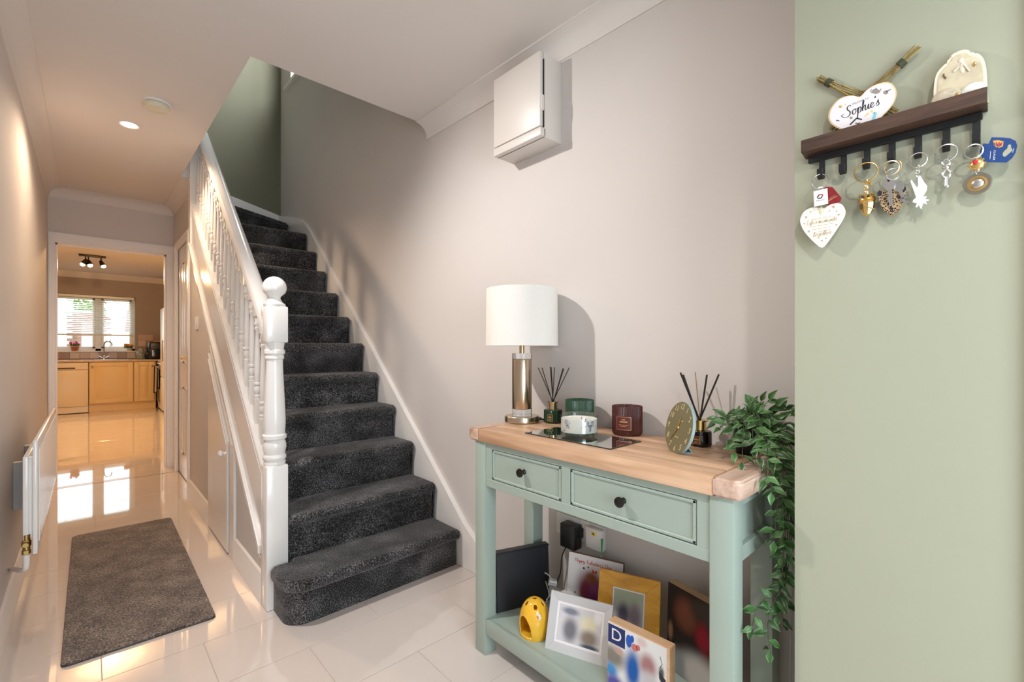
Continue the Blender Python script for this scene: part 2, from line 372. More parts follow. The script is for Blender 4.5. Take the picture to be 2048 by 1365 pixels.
def frame_of(axis):
    a = Vector(axis).normalized()
    t = Vector((0, 0, 1)) if abs(a.z) < 0.9 else Vector((1, 0, 0))
    u = t.cross(a).normalized(); return u, a.cross(u).normalized(), a
def lathe(bm, prof, c, n=32, axis=(0, 0, 1), rib=None, caps=True):
    """prof: (radius, height) pairs; rib=(count, depth) corrugates the side"""
    u, v, a = (Vector((1, 0, 0)), Vector((0, 1, 0)), Vector((0, 0, 1))) if tuple(axis) == (0, 0, 1) else frame_of(axis)
    c = Vector(c); b = NB(); rings = []
    for (r, h) in prof:
        if r < 1e-6: rings.append([b.verts.new(c + a * h)])
        else:
            ring = []
            for i in range(n):
                th = 2 * pi * i / n
                rr = r * (1 + rib[1] * cos(rib[0] * th)) if rib else r
                ring.append(b.verts.new(c + a * h + u * (rr * cos(th)) + v * (rr * sin(th))))
            rings.append(ring)
    for p, q in zip(rings, rings[1:]):
        if len(p) == 1 and len(q) == 1: continue
        for i in range(n):
            j = (i + 1) % n
            if len(p) == 1: b.faces.new([p[0], q[i], q[j]])
            elif len(q) == 1: b.faces.new([p[i], q[0], p[j]])
            else: b.faces.new([p[i], q[i], q[j], p[j]])
    if caps:
        for ring in (rings[0], rings[-1]):
            if len(ring) > 1: b.faces.new(ring)
    merge(bm, b)
def spline(pts, k=6, closed=False):
    pts = [Vector(p) for p in pts]; out = []; n = len(pts)
    rng = range(n if closed else n - 1)
    for i in rng:
        p1, p2 = pts[i], pts[(i + 1) % n]
        p0 = pts[i - 1] if (i > 0 or closed) else p1; p3 = pts[(i + 2) % n] if (i + 2 < n or closed) else p2
        for j in range(k):
            t = j / k
            out.append(0.5 * ((2 * p1) + (p2 - p0) * t + (2 * p0 - 5 * p1 + 4 * p2 - p3) * t * t + (3 * p1 - p0 - 3 * p2 + p3) * t ** 3))
    if not closed: out.append(pts[-1])
    return out
def tube(bm, pts, r, n=8, closed=False, taper=None):
    pts = [Vector(p) for p in pts]; m = len(pts); b = NB(); rings = []
    prev = None
    for i, p in enumerate(pts):
        t = (pts[(i + 1) % m] - pts[i - 1]) if closed else (pts[min(i + 1, m - 1)] - pts[max(i - 1, 0)])
        t = t.normalized() if t.length > 1e-9 else Vector((0, 0, 1))
        if prev is None: u = frame_of(t)[0]
        else:
            u = prev - t * prev.dot(t)
            u = u.normalized() if u.length > 1e-6 else frame_of(t)[0]
        v = t.cross(u); prev = u
        rr = r if taper is None else r + (taper - r) * i / max(1, m - 1)
        rings.append([b.verts.new(p + u * (rr * cos(2 * pi * k / n)) + v * (rr * sin(2 * pi * k / n))) for k in range(n)])
    for i in range(m if closed else m - 1):
        p, q = rings[i], rings[(i + 1) % m]
        for k in range(n): b.faces.new([p[k], q[k], q[(k + 1) % n], p[(k + 1) % n]])
    if not closed: b.faces.new(rings[0]); b.faces.new(rings[-1])
    merge(bm, b)
def ring(bm, c, r, wire, normal=(1, 0, 0), n=28):
    u, v, a = frame_of(normal); c = Vector(c)
    tube(bm, [c + u * (r * cos(2 * pi * i / n)) + v * (r * sin(2 * pi * i / n)) for i in range(n)], wire, 6, closed=True)
def ball(bm, c, r, sx=1, sy=1, sz=1, n=20):
    b = NB(); bmesh.ops.create_uvsphere(b, u_segments=n, v_segments=max(8, n // 2), radius=r)
    for v in b.verts: v.co = Vector((v.co.x * sx, v.co.y * sy, v.co.z * sz)) + Vector(c)
    merge(bm, b)
def quad_uv(bm, p00, p10, p11, p01):
    uv = bm.loops.layers.uv.verify()
    f = bm.faces.new([bm.verts.new(p) for p in (p00, p10, p11, p01)])
    for l, c in zip(f.loops, ((0, 0), (1, 0), (1, 1), (0, 1))): l[uv].uv = c
def slab_uv(bm, fn, a0, a1, b0, b1, d_front, d_back):
    """thin printed panel: front face carries UV 0..1; fn(a, b, d)"""
    uv = bm.loops.layers.uv.verify()
    q = [(a0, b0), (a1, b0), (a1, b1), (a0, b1)]
    F_ = [bm.verts.new(fn(a, b, d_front)) for a, b in q]; B_ = [bm.verts.new(fn(a, b, d_back)) for a, b in q]
    faces = [bm.faces.new(F_), bm.faces.new(B_[::-1])] + [bm.faces.new([F_[i], B_[i], B_[(i + 1) % 4], F_[(i + 1) % 4]]) for i in range(4)]
    cs = ((0, 0), (1, 0), (1, 1), (0, 1))
    for f in faces:
        for l in f.loops:
            k = F_.index(l.vert) if l.vert in F_ else B_.index(l.vert); l[uv].uv = cs[k]

# lettering: block letters from the built-in font, and a small cursive stroke alphabet
def block_text(s, size, fn, d, align='CENTER', shear=0.0, thick=0.0003, scalex=1.0):
    cu = bpy.data.curves.new('txt', 'FONT'); cu.body = s; cu.size = size; cu.align_x = align; cu.align_y = 'CENTER'; cu.shear = shear
    cu.extrude = thick; cu.resolution_u = 3
    o = bpy.data.objects.new('txt', cu); col.objects.link(o)
    bpy.context.view_layer.update()
    me = bpy.data.meshes.new_from_object(o.evaluated_get(bpy.context.evaluated_depsgraph_get()))
    bm = NB(); bm.from_mesh(me)
    bpy.data.objects.remove(o); bpy.data.curves.remove(cu); bpy.data.meshes.remove(me)
    for v in bm.verts: v.co = Vector(fn(v.co.x * scalex, v.co.y, d - v.co.z))
    return bm
CUR = {
 'a': (1.25, [[(.95, .85), (.55, 1), (.12, .65), (.15, .15), (.5, 0), (.9, .45), (1, .95), (.95, .3), (1.1, 0), (1.3, .25)]]),
 'd': (1.3, [[(.95, .85), (.55, 1), (.12, .65), (.15, .15), (.5, 0), (.9, .5), (1.15, 2), (1, .3), (1.15, 0), (1.35, .25)]]),
 'e': (.95, [[(0, .35), (.55, .5), (.75, .82), (.45, 1), (.15, .62), (.2, .18), (.55, 0), (1, .3)]]),
 'f': (.75, [[(0, .3), (.55, 1.6), (.45, 2), (.25, 1.6), (.15, -.6), (.1, -1), (.3, -.4), (.7, .3)]]),
 'g': (1.2, [[(.95, .85), (.55, 1), (.12, .65), (.15, .15), (.5, 0), (.9, .5), (1, .95), (.85, -.7), (.5, -1), (.3, -.7), (1.25, .25)]]),
 'h': (1.15, [[(0, .3), (.45, 1.65), (.38, 2), (.22, 1.6), (.1, 0)], [(.12, .3), (.5, .95), (.75, .9), (.68, .2), (.85, 0), (1.2, .3)]]),
 'i': (.6, [[(0, .3), (.3, 1), (.2, .25), (.38, 0), (.65, .3)], [(.36, 1.42), (.40, 1.46)]]),
 'l': (.65, [[(0, .3), (.5, 1.6), (.42, 2), (.25, 1.6), (.2, .25), (.4, 0), (.7, .3)]]),
 'm': (1.7, [[(0, .3), (.22, 1), (.12, 0)], [(.14, .3), (.45, .95), (.65, .9), (.58, 0)], [(.6, .3), (.92, .95), (1.15, .9), (1.08, .2), (1.3, 0), (1.75, .3)]]),
 'n': (1.2, [[(0, .3), (.22, 1), (.12, 0)], [(.14, .3), (.48, .95), (.7, .9), (.65, .2), (.85, 0), (1.25, .3)]]),
 'o': (1.1, [[(.6, 1), (.2, .8), (.1, .35), (.4, 0), (.8, .25), (.85, .7), (.6, 1), (.8, .85), (1.15, .9)]]),
 'p': (1.1, [[(0, .3), (.3, 1), (.05, -1.1)], [(.2, .4), (.6, 1), (.9, .7), (.75, .1), (.4, 0), (.2, .2)]]),
 'r': (.85, [[(0, .3), (.25, 1), (.35, .85), (.7, .9), (.55, .25), (.7, 0), (.9, .25)]]),
 's': (.8, [[(0, .25), (.5, 1.1), (.45, .75), (.65, .3), (.4, 0), (.05, .12)]]),
 't': (.7, [[(0, .3), (.38, 1.8), (.2, .3), (.38, 0), (.7, .3)], [(-.05, 1.15), (.65, 1.25)]]),
 'u': (1.15, [[(0, .3), (.25, 1), (.2, .2), (.45, 0), (.85, .5), (.95, 1), (.88, .2), (1.05, 0), (1.25, .3)]]),
 'v': (1.0, [[(0, .7), (.25, 1), (.4, 0), (.85, .9), (1.05, .85)]]),
 'y': (1.1, [[(0, .3), (.25, 1), (.2, .3), (.45, .05), (.85, .55), (.95, 1), (.75, -.7), (.4, -1), (.25, -.7), (1.1, .2)]]),
 "'": (.35, [[(.25, 2), (.15, 1.6)]]), ' ': (.7, []),
 'S': (1.5, [[(1.35, 1.75), (1.0, 2.05), (.5, 1.75), (.6, 1.25), (1.05, .85), (1.05, .3), (.5, -.05), (-.3, .15), (-.75, .6), (-.2, .75)]]),
 'H': (1.5, [[(.15, 2), (.1, 0)], [(1.15, 2), (1.1, 0)], [(0, .95), (1.3, 1.1)]]),
 'V': (1.3, [[(0, 1.9), (.15, 2), (.5, 0), (1.2, 2)]]),
 'D': (1.6, [[(.3, 2), (.25, 0)], [(0, 1.95), (.8, 2), (1.4, 1.3), (1.1, .3), (.2, 0)]]),
 'L': (1.3, [[(.7, 1.7), (.5, 2), (.3, 1.6), (.35, .4), (.1, .05), (.6, .1), (1.3, 0)]]),
}
def cursive(bm, s, size, fn, d, align=0.5, slant=0.25, pen=0.10, thick=0.0004):
    """calligraphic strokes; size = x-height; pen = stroke width in x-heights"""
    W = sum(CUR[c][0] for c in s); x = -W * align
    for c in s:
        adv, strokes = CUR[c]
        for st in strokes:
            pts = [Vector((x + p[0] + slant * p[1], p[1], 0)) for p in st]
            pts = spline(pts, 4) if len(pts) > 2 else pts
            L_, R_ = [], []
            for i, p in enumerate(pts):
                t = pts[min(i + 1, len(pts) - 1)] - pts[max(i - 1, 0)]
                t = t.normalized() if t.length > 1e-9 else Vector((1, 0, 0))
                wd = pen * (0.45 + 1.1 * abs(t.y) * (1 if t.y < 0 else 0.45))
                nn = Vector((-t.y, t.x, 0)) * wd / 2
                L_.append(p + nn); R_.append(p - nn)
            vl = [bm.verts.new(fn(q.x * size, q.y * size, d)) for q in L_]; vr = [bm.verts.new(fn(q.x * size, q.y * size, d)) for q in R_]
            for i in range(len(vl) - 1): bm.faces.new([vl[i], vl[i + 1], vr[i + 1], vr[i]])
        x += adv

# ------------------------------------------------------------------ main dimensions
XL, XR, XS, YE = -0.242, 1.41, 0.555, 5.31      # left wall, right wall, face of the stair side, end wall
YB = 4.906                                      # rear wall of the stair well
XG, YG = 1.12, 0.3047                           # sage wall: face and corner
YF = -1.30                                      # front wall behind the camera
KY = 11.4                                       # kitchen rear wall
SL = 0.868                                      # pitch of the stairs

# ================================================================== THE SETTING
# floor: grout bed with single tiles
bm = NB(); bx(bm, -2.6, 2.2, YF, KY + 0.2, -0.10, -0.0015)
floor = struct('floor', bm, M['grout'])
TY, TX = 0.294, 0.5635
bm = NB(); bx(bm, 0.0012, TX - 0.0012, 0.0012, TY - 0.0012, -0.008, 0, 0.0006, 1)
tile0 = finish('tile', bm, M['tile'], floor)
first = True
def put_tile(x, y):
    global first
    if first: tile0.location = (x, y, 0); first = False
    else: clone(tile0, floor, (x, y, 0))
k = -5
while 1.74 + TY * k < KY:
    y = 1.74 + TY * k; off = 0.316 if k % 2 == 0 else 0.316 + TX / 2
    lo, hi = (XL - 0.3, XR) if y < YE - 0.2 else (-1.3, 1.4)
    n = math.floor((lo - off) / TX)
    while off + n * TX < hi:
        x = off + n * TX
        if x + TX > lo: put_tile(x, y)
        n += 1
    k += 1

# ceiling of the hall with the stair opening
OX, OY, OE = 0.515, 2.215, 4.22                 # opening: left edge, near edge, far edge
bm = NB()
def slab(x0, x1, y0, y1, t=0.24):
    hexa(bm, [(x0, y0, zc(y0)), (x1, y0, zc(y0)), (x1, y1, zc(y1)), (x0, y1, zc(y1)), (x0, y0, zc(y0) + t), (x1, y0, zc(y0) + t), (x1, y1, zc(y1) + t), (x0, y1, zc(y1) + t)])
slab(XL - 0.1, OX, YF, YE + 0.1); slab(OX, XR + 0.1, YF, OY); slab(OX, 0.70, OE, YE + 0.1)
struct('ceiling', bm, M['ceil'])
bm = NB(); bx(bm, -2.6, 2.2, YE + 0.1, KY + 0.2, 2.50, 2.70)
struct('ceiling_kitchen', bm, M['ceil'])
bm = NB(); bx(bm, XL - 0.1, XR + 0.3, OY - 0.3, YB + 0.2, 4.95, 5.1)
struct('ceiling_landing', bm, M['ceil'])

# walls
bm = NB(); bx(bm, XL - 0.12, XL, YF, YE + 0.12, 0, 2.75); struct('wall_left', bm, M['wall'])
# right wall, full height beside the stairs, with the landing window opening (Y 3.62..4.60, Z 3.63..4.68)
bm = NB()
for (y0, y1, z0, z1) in ((-0.2, OY - 0.2, 0, 2.7), (OY - 0.2, 3.62, 0, 5.0), (4.60, YB + 0.15, 0, 5.0), (3.62, 4.60, 0, 3.63), (3.62, 4.60, 4.68, 5.0)):
    bx(bm, XR, XR + (0.36 if y0 > 2 else 0.14), y0, y1, z0, z1)
struct('wall_right', bm, M['wall'])
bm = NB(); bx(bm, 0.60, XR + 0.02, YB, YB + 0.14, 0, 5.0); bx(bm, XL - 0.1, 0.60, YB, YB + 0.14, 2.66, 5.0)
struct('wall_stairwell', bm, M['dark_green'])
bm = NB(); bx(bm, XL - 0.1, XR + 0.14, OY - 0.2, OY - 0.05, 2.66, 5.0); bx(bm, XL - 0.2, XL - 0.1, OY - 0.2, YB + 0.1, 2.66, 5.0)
struct('wall_landing', bm, M['dark_green'])  # unseen landing walls take the darkened sage to cut bounced light
# end wall with the kitchen doorway
DX0, DX1, DZ = -0.198, 0.537, 1.985
bm = NB(); bx(bm, XL - 0.12, DX0 - 0.03, YE, YE + 0.12, 0, 2.75); bx(bm, DX1 + 0.03, 0.75, YE, YE + 0.12, 0, 2.75); bx(bm, DX0 - 0.03, DX1 + 0.03, YE, YE + 0.12, DZ + 0.03, 2.75)
struct('wall_end', bm, M['wall'])
# side wall with the lounge door at the far end of the hall
XD = 0.592
bm = NB(); bx(bm, XD, XD + 0.1, 4.22, 4.36, 0, 2.6); bx(bm, XD, XD + 0.1, 5.06, YE, 0, 2.6); bx(bm, XD, XD + 0.1, 4.36, 5.06, 2.0, 2.6)
struct('wall_side', bm, M['wall'])
# sage wall beside the front door, its return and the wall beyond it
bm = NB(); bx(bm, XG, XR + 0.14, -0.028, YG, 0, 2.7); struct('wall_sage', bm, M['green_wall'])
bm = NB()
bx(bm, XL - 0.12, 0.16 - 0.45, YF - 0.12, YF, 0, 2.7); bx(bm, 0.85, XG + 0.4, YF - 0.12, YF, 0, 2.7); bx(bm, -0.29, 0.85, YF - 0.12, YF, 2.30, 2.7)
bx(bm, XG + 0.05, XG + 0.15, YF, -0.10, 0, 2.7)
struct('wall_front', bm, M['wall'])
# kitchen walls
WX0, WX1, WZ0, WZ1 = -0.50, 0.67, 1.065, 2.10
bm = NB()
bx(bm, -2.6, WX0, KY, KY + 0.2, 0, 2.6); bx(bm, WX1, 2.2, KY, KY + 0.2, 0, 2.6); bx(bm, WX0, WX1, KY, KY + 0.2, 0, WZ0); bx(bm, WX0, WX1, KY, KY + 0.2, WZ1, 2.6)
wk = struct('wall_kitchen', bm, M['kwall'])
bm = NB(); bx(bm, -2.7, -2.6, YE + 0.12, KY + 0.2, 0, 2.6); bx(bm, 1.60, 1.70, YE + 0.12, KY + 0.2, 0, 2.6); bx(bm, -2.6, XL - 0.12, YE + 0.02, YE + 0.12, 0, 2.6); bx(bm, 0.75, 1.7, YE + 0.02, YE + 0.12, 0, 2.6)
struct('wall_kitchen_side', bm, M['kwall'])

# cornices (concave profile)
def cornice_profile(s=0.078):
    pr = [(0, 0), (0, -s), (0.006, -s), (0.010, -s * 0.9)]
    for i in range(1, 7):
        a = i / 7 * pi / 2
        pr.append((0.010 + (s - 0.022) * (1 - cos(a)), -s * 0.9 + (s * 0.9 - 0.010) * sin(a)))
    return pr + [(s - 0.008, -0.006), (s, -0.006), (s, 0)]
def cornice(name, a, b, inward):
    """swept from a to b along a wall; inward is the horizontal unit vector away from the wall"""
    bm = NB(); iv = Vector(inward); pr = cornice_profile()
    A = [bm.verts.new(Vector((a[0], a[1], zc(a[1]))) + iv * x + Vector((0, 0, z))) for x, z in pr]
    B = [bm.verts.new(Vector((b[0], b[1], zc(b[1]))) + iv * x + Vector((0, 0, z))) for x, z in pr]
    n = len(pr)
    for i in range(n): bm.faces.new([A[i], B[i], B[(i + 1) % n], A[(i + 1) % n]])
    bm.faces.new(A); bm.faces.new(B[::-1])
    return struct(name, bm, M['cornice'])
cornice('trim_1', (XR, YG, 0), (XR, OY, 0), (-1, 0, 0))
cornice('trim_2', (XL, YF, 0), (XL, YE, 0), (1, 0, 0))
cornice('trim_3', (XL, YE, 0), (XD, YE, 0), (0, -1, 0))
cornice('trim_4', (XD, OE + 0.02, 0), (XD, YE, 0), (-1, 0, 0))
# kitchen coving
bm = NB(); prism(bm, [(KY, 2.40), (KY - 0.10, 2.50), (KY, 2.50)], lambda a, b, d: Vector((d, a, b)), -1.6, 1.6); struct('trim_5', bm, M['cornice'])

# skirting
def skirt(name, p, q, nrm, h=0.125, t=0.018):
    bm = NB(); p = Vector(p); q = Vector(q); n = Vector(nrm)
    pr = [(0, 0), (t, 0), (t, h - 0.03), (t - 0.006, h - 0.02), (t - 0.008, h - 0.006), (0.004, h), (0, h)]
    A = [bm.verts.new(p + n * x + Vector((0, 0, z))) for x, z in pr]; B = [bm.verts.new(q + n * x + Vector((0, 0, z))) for x, z in pr]
    for i in range(len(pr)): bm.faces.new([A[i], B[i], B[(i + 1) % len(pr)], A[(i + 1) % len(pr)]])
    bm.faces.new(A); bm.faces.new(B[::-1]); return struct(name, bm, M['satin'])
skirt('baseboard_left', (XL, YF, 0), (XL, YE, 0), (1, 0, 0))
skirt('baseboard_right', (XR, YG, 0), (XR, 1.70, 0), (-1, 0, 0), t=0.022)
skirt('baseboard_understair', (XS + 0.006, 2.18, 0), (XS + 0.006, 2.69, 0), (-1, 0, 0))
skirt('baseboard_understair_rear', (XS + 0.006, 3.36, 0), (XS + 0.006, 4.16, 0), (-1, 0, 0))

# kitchen doorway: lining and architrave
bm = NB()
bx(bm, DX0 - 0.03, DX0, YE - 0.004, YE + 0.135, 0, DZ + 0.03); bx(bm, DX1, DX1 + 0.03, YE - 0.004, YE + 0.135, 0, DZ + 0.03); bx(bm, DX0, DX1, YE - 0.004, YE + 0.135, DZ, DZ + 0.03)
bx(bm, DX0, DX0 + 0.012, YE + 0.05, YE + 0.085, 0, DZ); bx(bm, DX1 - 0.012, DX1, YE + 0.05, YE + 0.085, 0, DZ); bx(bm, DX0, DX1, YE + 0.05, YE + 0.085, DZ - 0.012, DZ)
struct('trim_6', bm, M['satin'])
def architrave(name, fn, a0, a1, top, wd=0.065, left=True, right=True, wl=None):
    """moulded door surround; fn(a, z, out): out = height above the wall"""
    bm = NB(); wl = wl or wd
    for (i0, i1, t) in ((0, 1, 0.012), (0.30, 0.92, 0.018), (0.62, 0.86, 0.022)):
        if left: prism(bm, [(a0 - wl * i1, 0), (a0 - wl * i0, 0), (a0 - wl * i0, top + wd * i0), (a0 - wl * i1, top + wd * i1)], lambda a, b, d: fn(a, b, d), 0, t)
        if right: prism(bm, [(a1 + wd * i0, 0), (a1 + wd * i1, 0), (a1 + wd * i1, top + wd * i1), (a1 + wd * i0, top + wd * i0)], lambda a, b, d: fn(a, b, d), 0, t)
        prism(bm, [(a0 - wl * i0, top + wd * i0), (a1 + wd * i0, top + wd * i0), (a1 + wd * i1, top + wd * i1), (a0 - wl * i1, top + wd * i1)], lambda a, b, d: fn(a, b, d), 0, t)
    return struct(name, bm, M['satin'])
architrave('trim_7', lambda a, z, o: Vector((a, YE - o, z)), DX0, DX1, DZ, 0.078, wl=0.042)
# lounge door (white, panelled) with brass handle
architrave('trim_8', lambda a, z, o: Vector((XD - o, a, z)), 4.38, 5.04, 1.99, 0.06)
bm = NB(); Y0, Y1 = 4.385, 5.035
bx(bm, XD + 0.006, XD + 0.05, 4.36, 5.06, 0.012, 1.998)
for (ya, yb) in ((Y0 + 0.09, (Y0 + Y1) / 2 - 0.04), ((Y0 + Y1) / 2 + 0.04, Y1 - 0.09)):
    for (za, zb) in ((0.2, 0.78), (0.98, 1.84)):
        for (u0, u1, v0, v1) in ((ya, yb, za, za + 0.02), (ya, yb, zb - 0.02, zb), (ya, ya + 0.02, za, zb), (yb - 0.02, yb, za, zb)):
            bx(bm, XD - 0.002, XD + 0.008, u0, u1, v0, v1, 0.003, 1)
door2 = struct('door_2', bm, M['gloss'])
bm = NB(); hy = 4.46
bx(bm, XD + 0.004, XD + 0.012, hy - 0.02, hy + 0.02, 0.90, 1.08, 0.003, 1)
tube(bm, [(XD + 0.01, hy, 1.03), (XD - 0.035, hy, 1.03)], 0.008); tube(bm, spline([(XD - 0.035, hy, 1.03), (XD - 0.04, hy + 0.05, 1.032), (XD - 0.036, hy + 0.10, 1.022)]), 0.007)
finish('door_handle', bm, M['gold'], door2)
bm = NB(); bx(bm, XL + 0.018, XD - 0.03, 5.052, 5.057, -0.001, 0.0008); struct('trim_12', bm, M['gap'])
# corner post where the side wall meets the stair wall
bm = NB(); bx(bm, XS - 0.004, XD + 0.03, 4.16, 4.235, 0, 2.0, 0.003, 1); struct('trim_9', bm, M['satin'])

# front door frame seen at the edge of the sage wall, and the dark door behind it
bm = NB(); bx(bm, XG - 0.012, XG + 0.10, -0.075, -0.030, 0, 2.2, 0.004, 1); struct('trim_10', bm, M['pvc'])
bm = NB(); bx(bm, XG + 0.02, XG + 0.05, -0.95, -0.075, 0, 2.2); struct('door_3', bm, M['bin'])
# glazed front door behind the camera
bm = NB()
for (x0, x1, z0, z1) in ((-0.29, -0.19, 0, 2.3), (0.75, 0.85, 0, 2.3), (-0.19, 0.75, 0, 0.25), (-0.19, 0.75, 2.2, 2.3), (-0.19, 0.75, 1.05, 1.12)):
    bx(bm, x0, x1, YF - 0.09, YF - 0.04, z0, z1)
door1 = struct('door_1', bm, M['pvc'])
bm = NB(); bx(bm, -0.19, 0.75, YF - 0.07, YF - 0.064, 0.25, 2.2); finish('pane', bm, M['clear'], door1)

# landing window high on the right wall
bm = NB(); wy0, wy1 = 3.62, 4.60
for (y0, y1, z0, z1) in ((wy0, wy0 + 0.06, 3.63, 4.68), (wy1 - 0.06, wy1, 3.63, 4.68), (wy0, wy1, 3.63, 3.69), (wy0, wy1, 4.62, 4.68), (4.08, 4.14, 3.63, 4.68)):
    bx(bm, XR + 0.30, XR + 0.34, y0, y1, z0, z1)
win2 = struct('window_2', bm, M['pvc'])
bm = NB(); bx(bm, XR + 0.317, XR + 0.322, wy0 + 0.05, wy1 - 0.05, 3.68, 4.63); finish('pane', bm, M['clear'], win2)
bm = NB(); bx(bm, XR - 0.03, XR + 0.31, wy0 - 0.05, wy1 + 0.13, 3.595, 3.632, 0.006, 2); finish('window_sill', bm, M['satin'], win2)

# ================================================================== THE STAIRCASE
st = thing('staircase', 'straight white staircase with charcoal carpeted steps, turned balusters and ball-topped newel', 'staircase', (0.95, 1.86, 0))
NY = lambda n: 1.855 + 0.219 * (n - 1)          # nosing of step n
RISE = 0.19
SX0, SX1 = 0.605, 1.374
def arc(cx, cy_, r, a0, a1, n=8): return [(cx + r * cos(rad(a0 + (a1 - a0) * i / n)), cy_ + r * sin(rad(a0 + (a1 - a0) * i / n))) for i in range(n + 1)]
XY = lambda a, b, d: Vector((a, b, d))
# bullnose step
bm = NB()
prism(bm, [(0.572, 2.085)] + arc(0.650, 1.975, 0.078, 180, 270) + [(SX1, 1.897), (SX1, 2.30), (0.64, 2.30), (0.64, 2.085)], XY, 0.0, 0.15)
out_ = [(0.64, 2.087), (0.585, 2.087), (0.566, 2.080), (0.554, 2.062), (0.550, 2.04)] + arc(0.655, 1.960, 0.105, 180, 270, 12) + arc(SX1 - 0.012, 1.871, 0.016, 270, 360, 5) + [(SX1 + 0.004, 2.30), (0.64, 2.30)]
def rounded_slab(bm, poly, z0, z1, rr, n=5):
    """slab with a bullnose edge: the outline inset ring by ring"""
    pts = [Vector((*p, 0)) for p in poly]; m = len(pts); nrm = []
    for i in range(m):
        t0 = (pts[i] - pts[i - 1]).normalized(); t1 = (pts[(i + 1) % m] - pts[i]).normalized(); n0 = Vector((-t0.y, t0.x, 0)); n1 = Vector((-t1.y, t1.x, 0))
        nn = (n0 + n1); nn = nn.normalized() if nn.length > 1e-6 else n0
        nrm.append(nn / max(0.5, nn.dot(n0)))
    prof = [(rr * (1 - sin(pi / 2 * j / n)), z0 + rr * (1 - cos(pi / 2 * j / n))) for j in range(n + 1)] + [(rr * (1 - cos(pi / 2 * j / n)), z1 - rr + rr * sin(pi / 2 * j / n)) for j in range(n + 1)]
    rings = [[bm.verts.new((pts[i].x + nrm[i].x * o, pts[i].y + nrm[i].y * o, z)) for i in range(m)] for o, z in prof]
    for p, q in zip(rings, rings[1:]):
        for i in range(m): bm.faces.new([p[i], p[(i + 1) % m], q[(i + 1) % m], q[i]])
    caps = [bm.faces.new(rings[0]), bm.faces.new(rings[-1])]
    bm.normal_update(); bmesh.ops.triangulate(bm, faces=caps)
rounded_slab(bm, out_, 0.140, RISE, 0.020)
finish('step', bm, M['carpet'], st, 50)
for n in range(2, 12):
    y, z = NY(n), RISE * n
    zl = RISE * (n - 1) - 0.05
    ry = y + 0.026
    pr = [(ry, zl), (ry, z - 0.060), (ry - 0.006, z - 0.046), (y + 0.004, z - 0.036), (y, z - 0.022), (y + 0.005, z - 0.008), (y + 0.018, z), (y + 0.27, z), (y + 0.27, zl)]
    bm = NB(); prism(bm, pr, lambda a, b, d: Vector((d, a, b)), SX0 if n > 2 else 0.634, SX1 - 0.003 * (n % 2), 0.009, 2)
    finish('step', bm, M['carpet'], st, 50)
# winder at the top
bm = NB(); z = RISE * 12
for (o, za, zb, bv) in ((0.028, z - 0.30, z - 0.03, 0), (0.0, z - 0.05, z, 0.014)):
    prism(bm, [(0.60, 4.118 + o), (1.374, 4.548 + o), (1.374, YB - 0.02), (0.60, YB - 0.02)], XY, za, zb, bv, 2)
finish('step', bm, M['carpet'], st, 50)
bm = NB()

# strings
SLO = lambda y: SL * y - 1.71
STO = lambda y: SL * y - 1.365
YZ = lambda a, b, d: Vector((d, a, b))
bm = NB(); prism(bm, [(2.15, SLO(2.15)), (4.10, SLO(4.10)), (4.10, STO(4.10)), (2.15, STO(2.15))], YZ, XS, XS + 0.052, 0.003, 1)
strg = finish('string', bm, M['gloss'], st)
bm = NB()
prism(bm, [(2.20, SLO(2.20)), (4.10, SLO(4.10)), (4.10, SLO(4.10) + 0.045), (2.20, SLO(2.20) + 0.045)], YZ, XS - 0.014, XS + 0.005, 0.005, 2)
prism(bm, [(2.20, SLO(2.20) - 0.014), (4.10, SLO(4.10) - 0.014), (4.10, SLO(4.10) + 0.008), (2.20, SLO(2.20) + 0.008)], YZ, XS - 0.008, XS + 0.008, 0.003, 1)
finish('string_moulding', bm, M['gloss'], strg)
bm = NB(); prism(bm, [(2.15, STO(2.15) - 0.004), (4.10, STO(4.10) - 0.004), (4.10, STO(4.10) + 0.022), (2.15, STO(2.15) + 0.022)], YZ, XS + 0.002, XS + 0.066, 0.004, 1)
finish('base_rail', bm, M['gloss'], st)
# wall string: follows the nosings, eases level at the winder
WS = lambda y: SL * y - 1.385
top = [(1.70, 0.0), (1.70, 0.125)] + [(y, WS(y)) for y in (1.85, 2.4, 3.0, 3.6, 4.0)] + [(4.08, 2.15), (4.17, 2.215), (4.28, 2.265), (4.42, 2.31), (4.55, 2.345), (YB, 2.43)]
bot = [(YB, 2.0), (4.3, 1.9), (4.0, 1.5), (1.95, 0.0)]
bm = NB(); prism(bm, top + bot, YZ, XR - 0.026, XR + 0.004, 0.0025, 1); finish('wall_string', bm, M['satin'], st)
bm = NB(); prism(bm, [(XR - 0.02, 2.43), (0.60, 2.62), (0.60, 2.2), (XR - 0.02, 2.1)], lambda a, b, d: Vector((a, d, b)), YB - 0.022, YB - 0.002, 0.005, 1); finish('wall_string', bm, M['satin'], st)

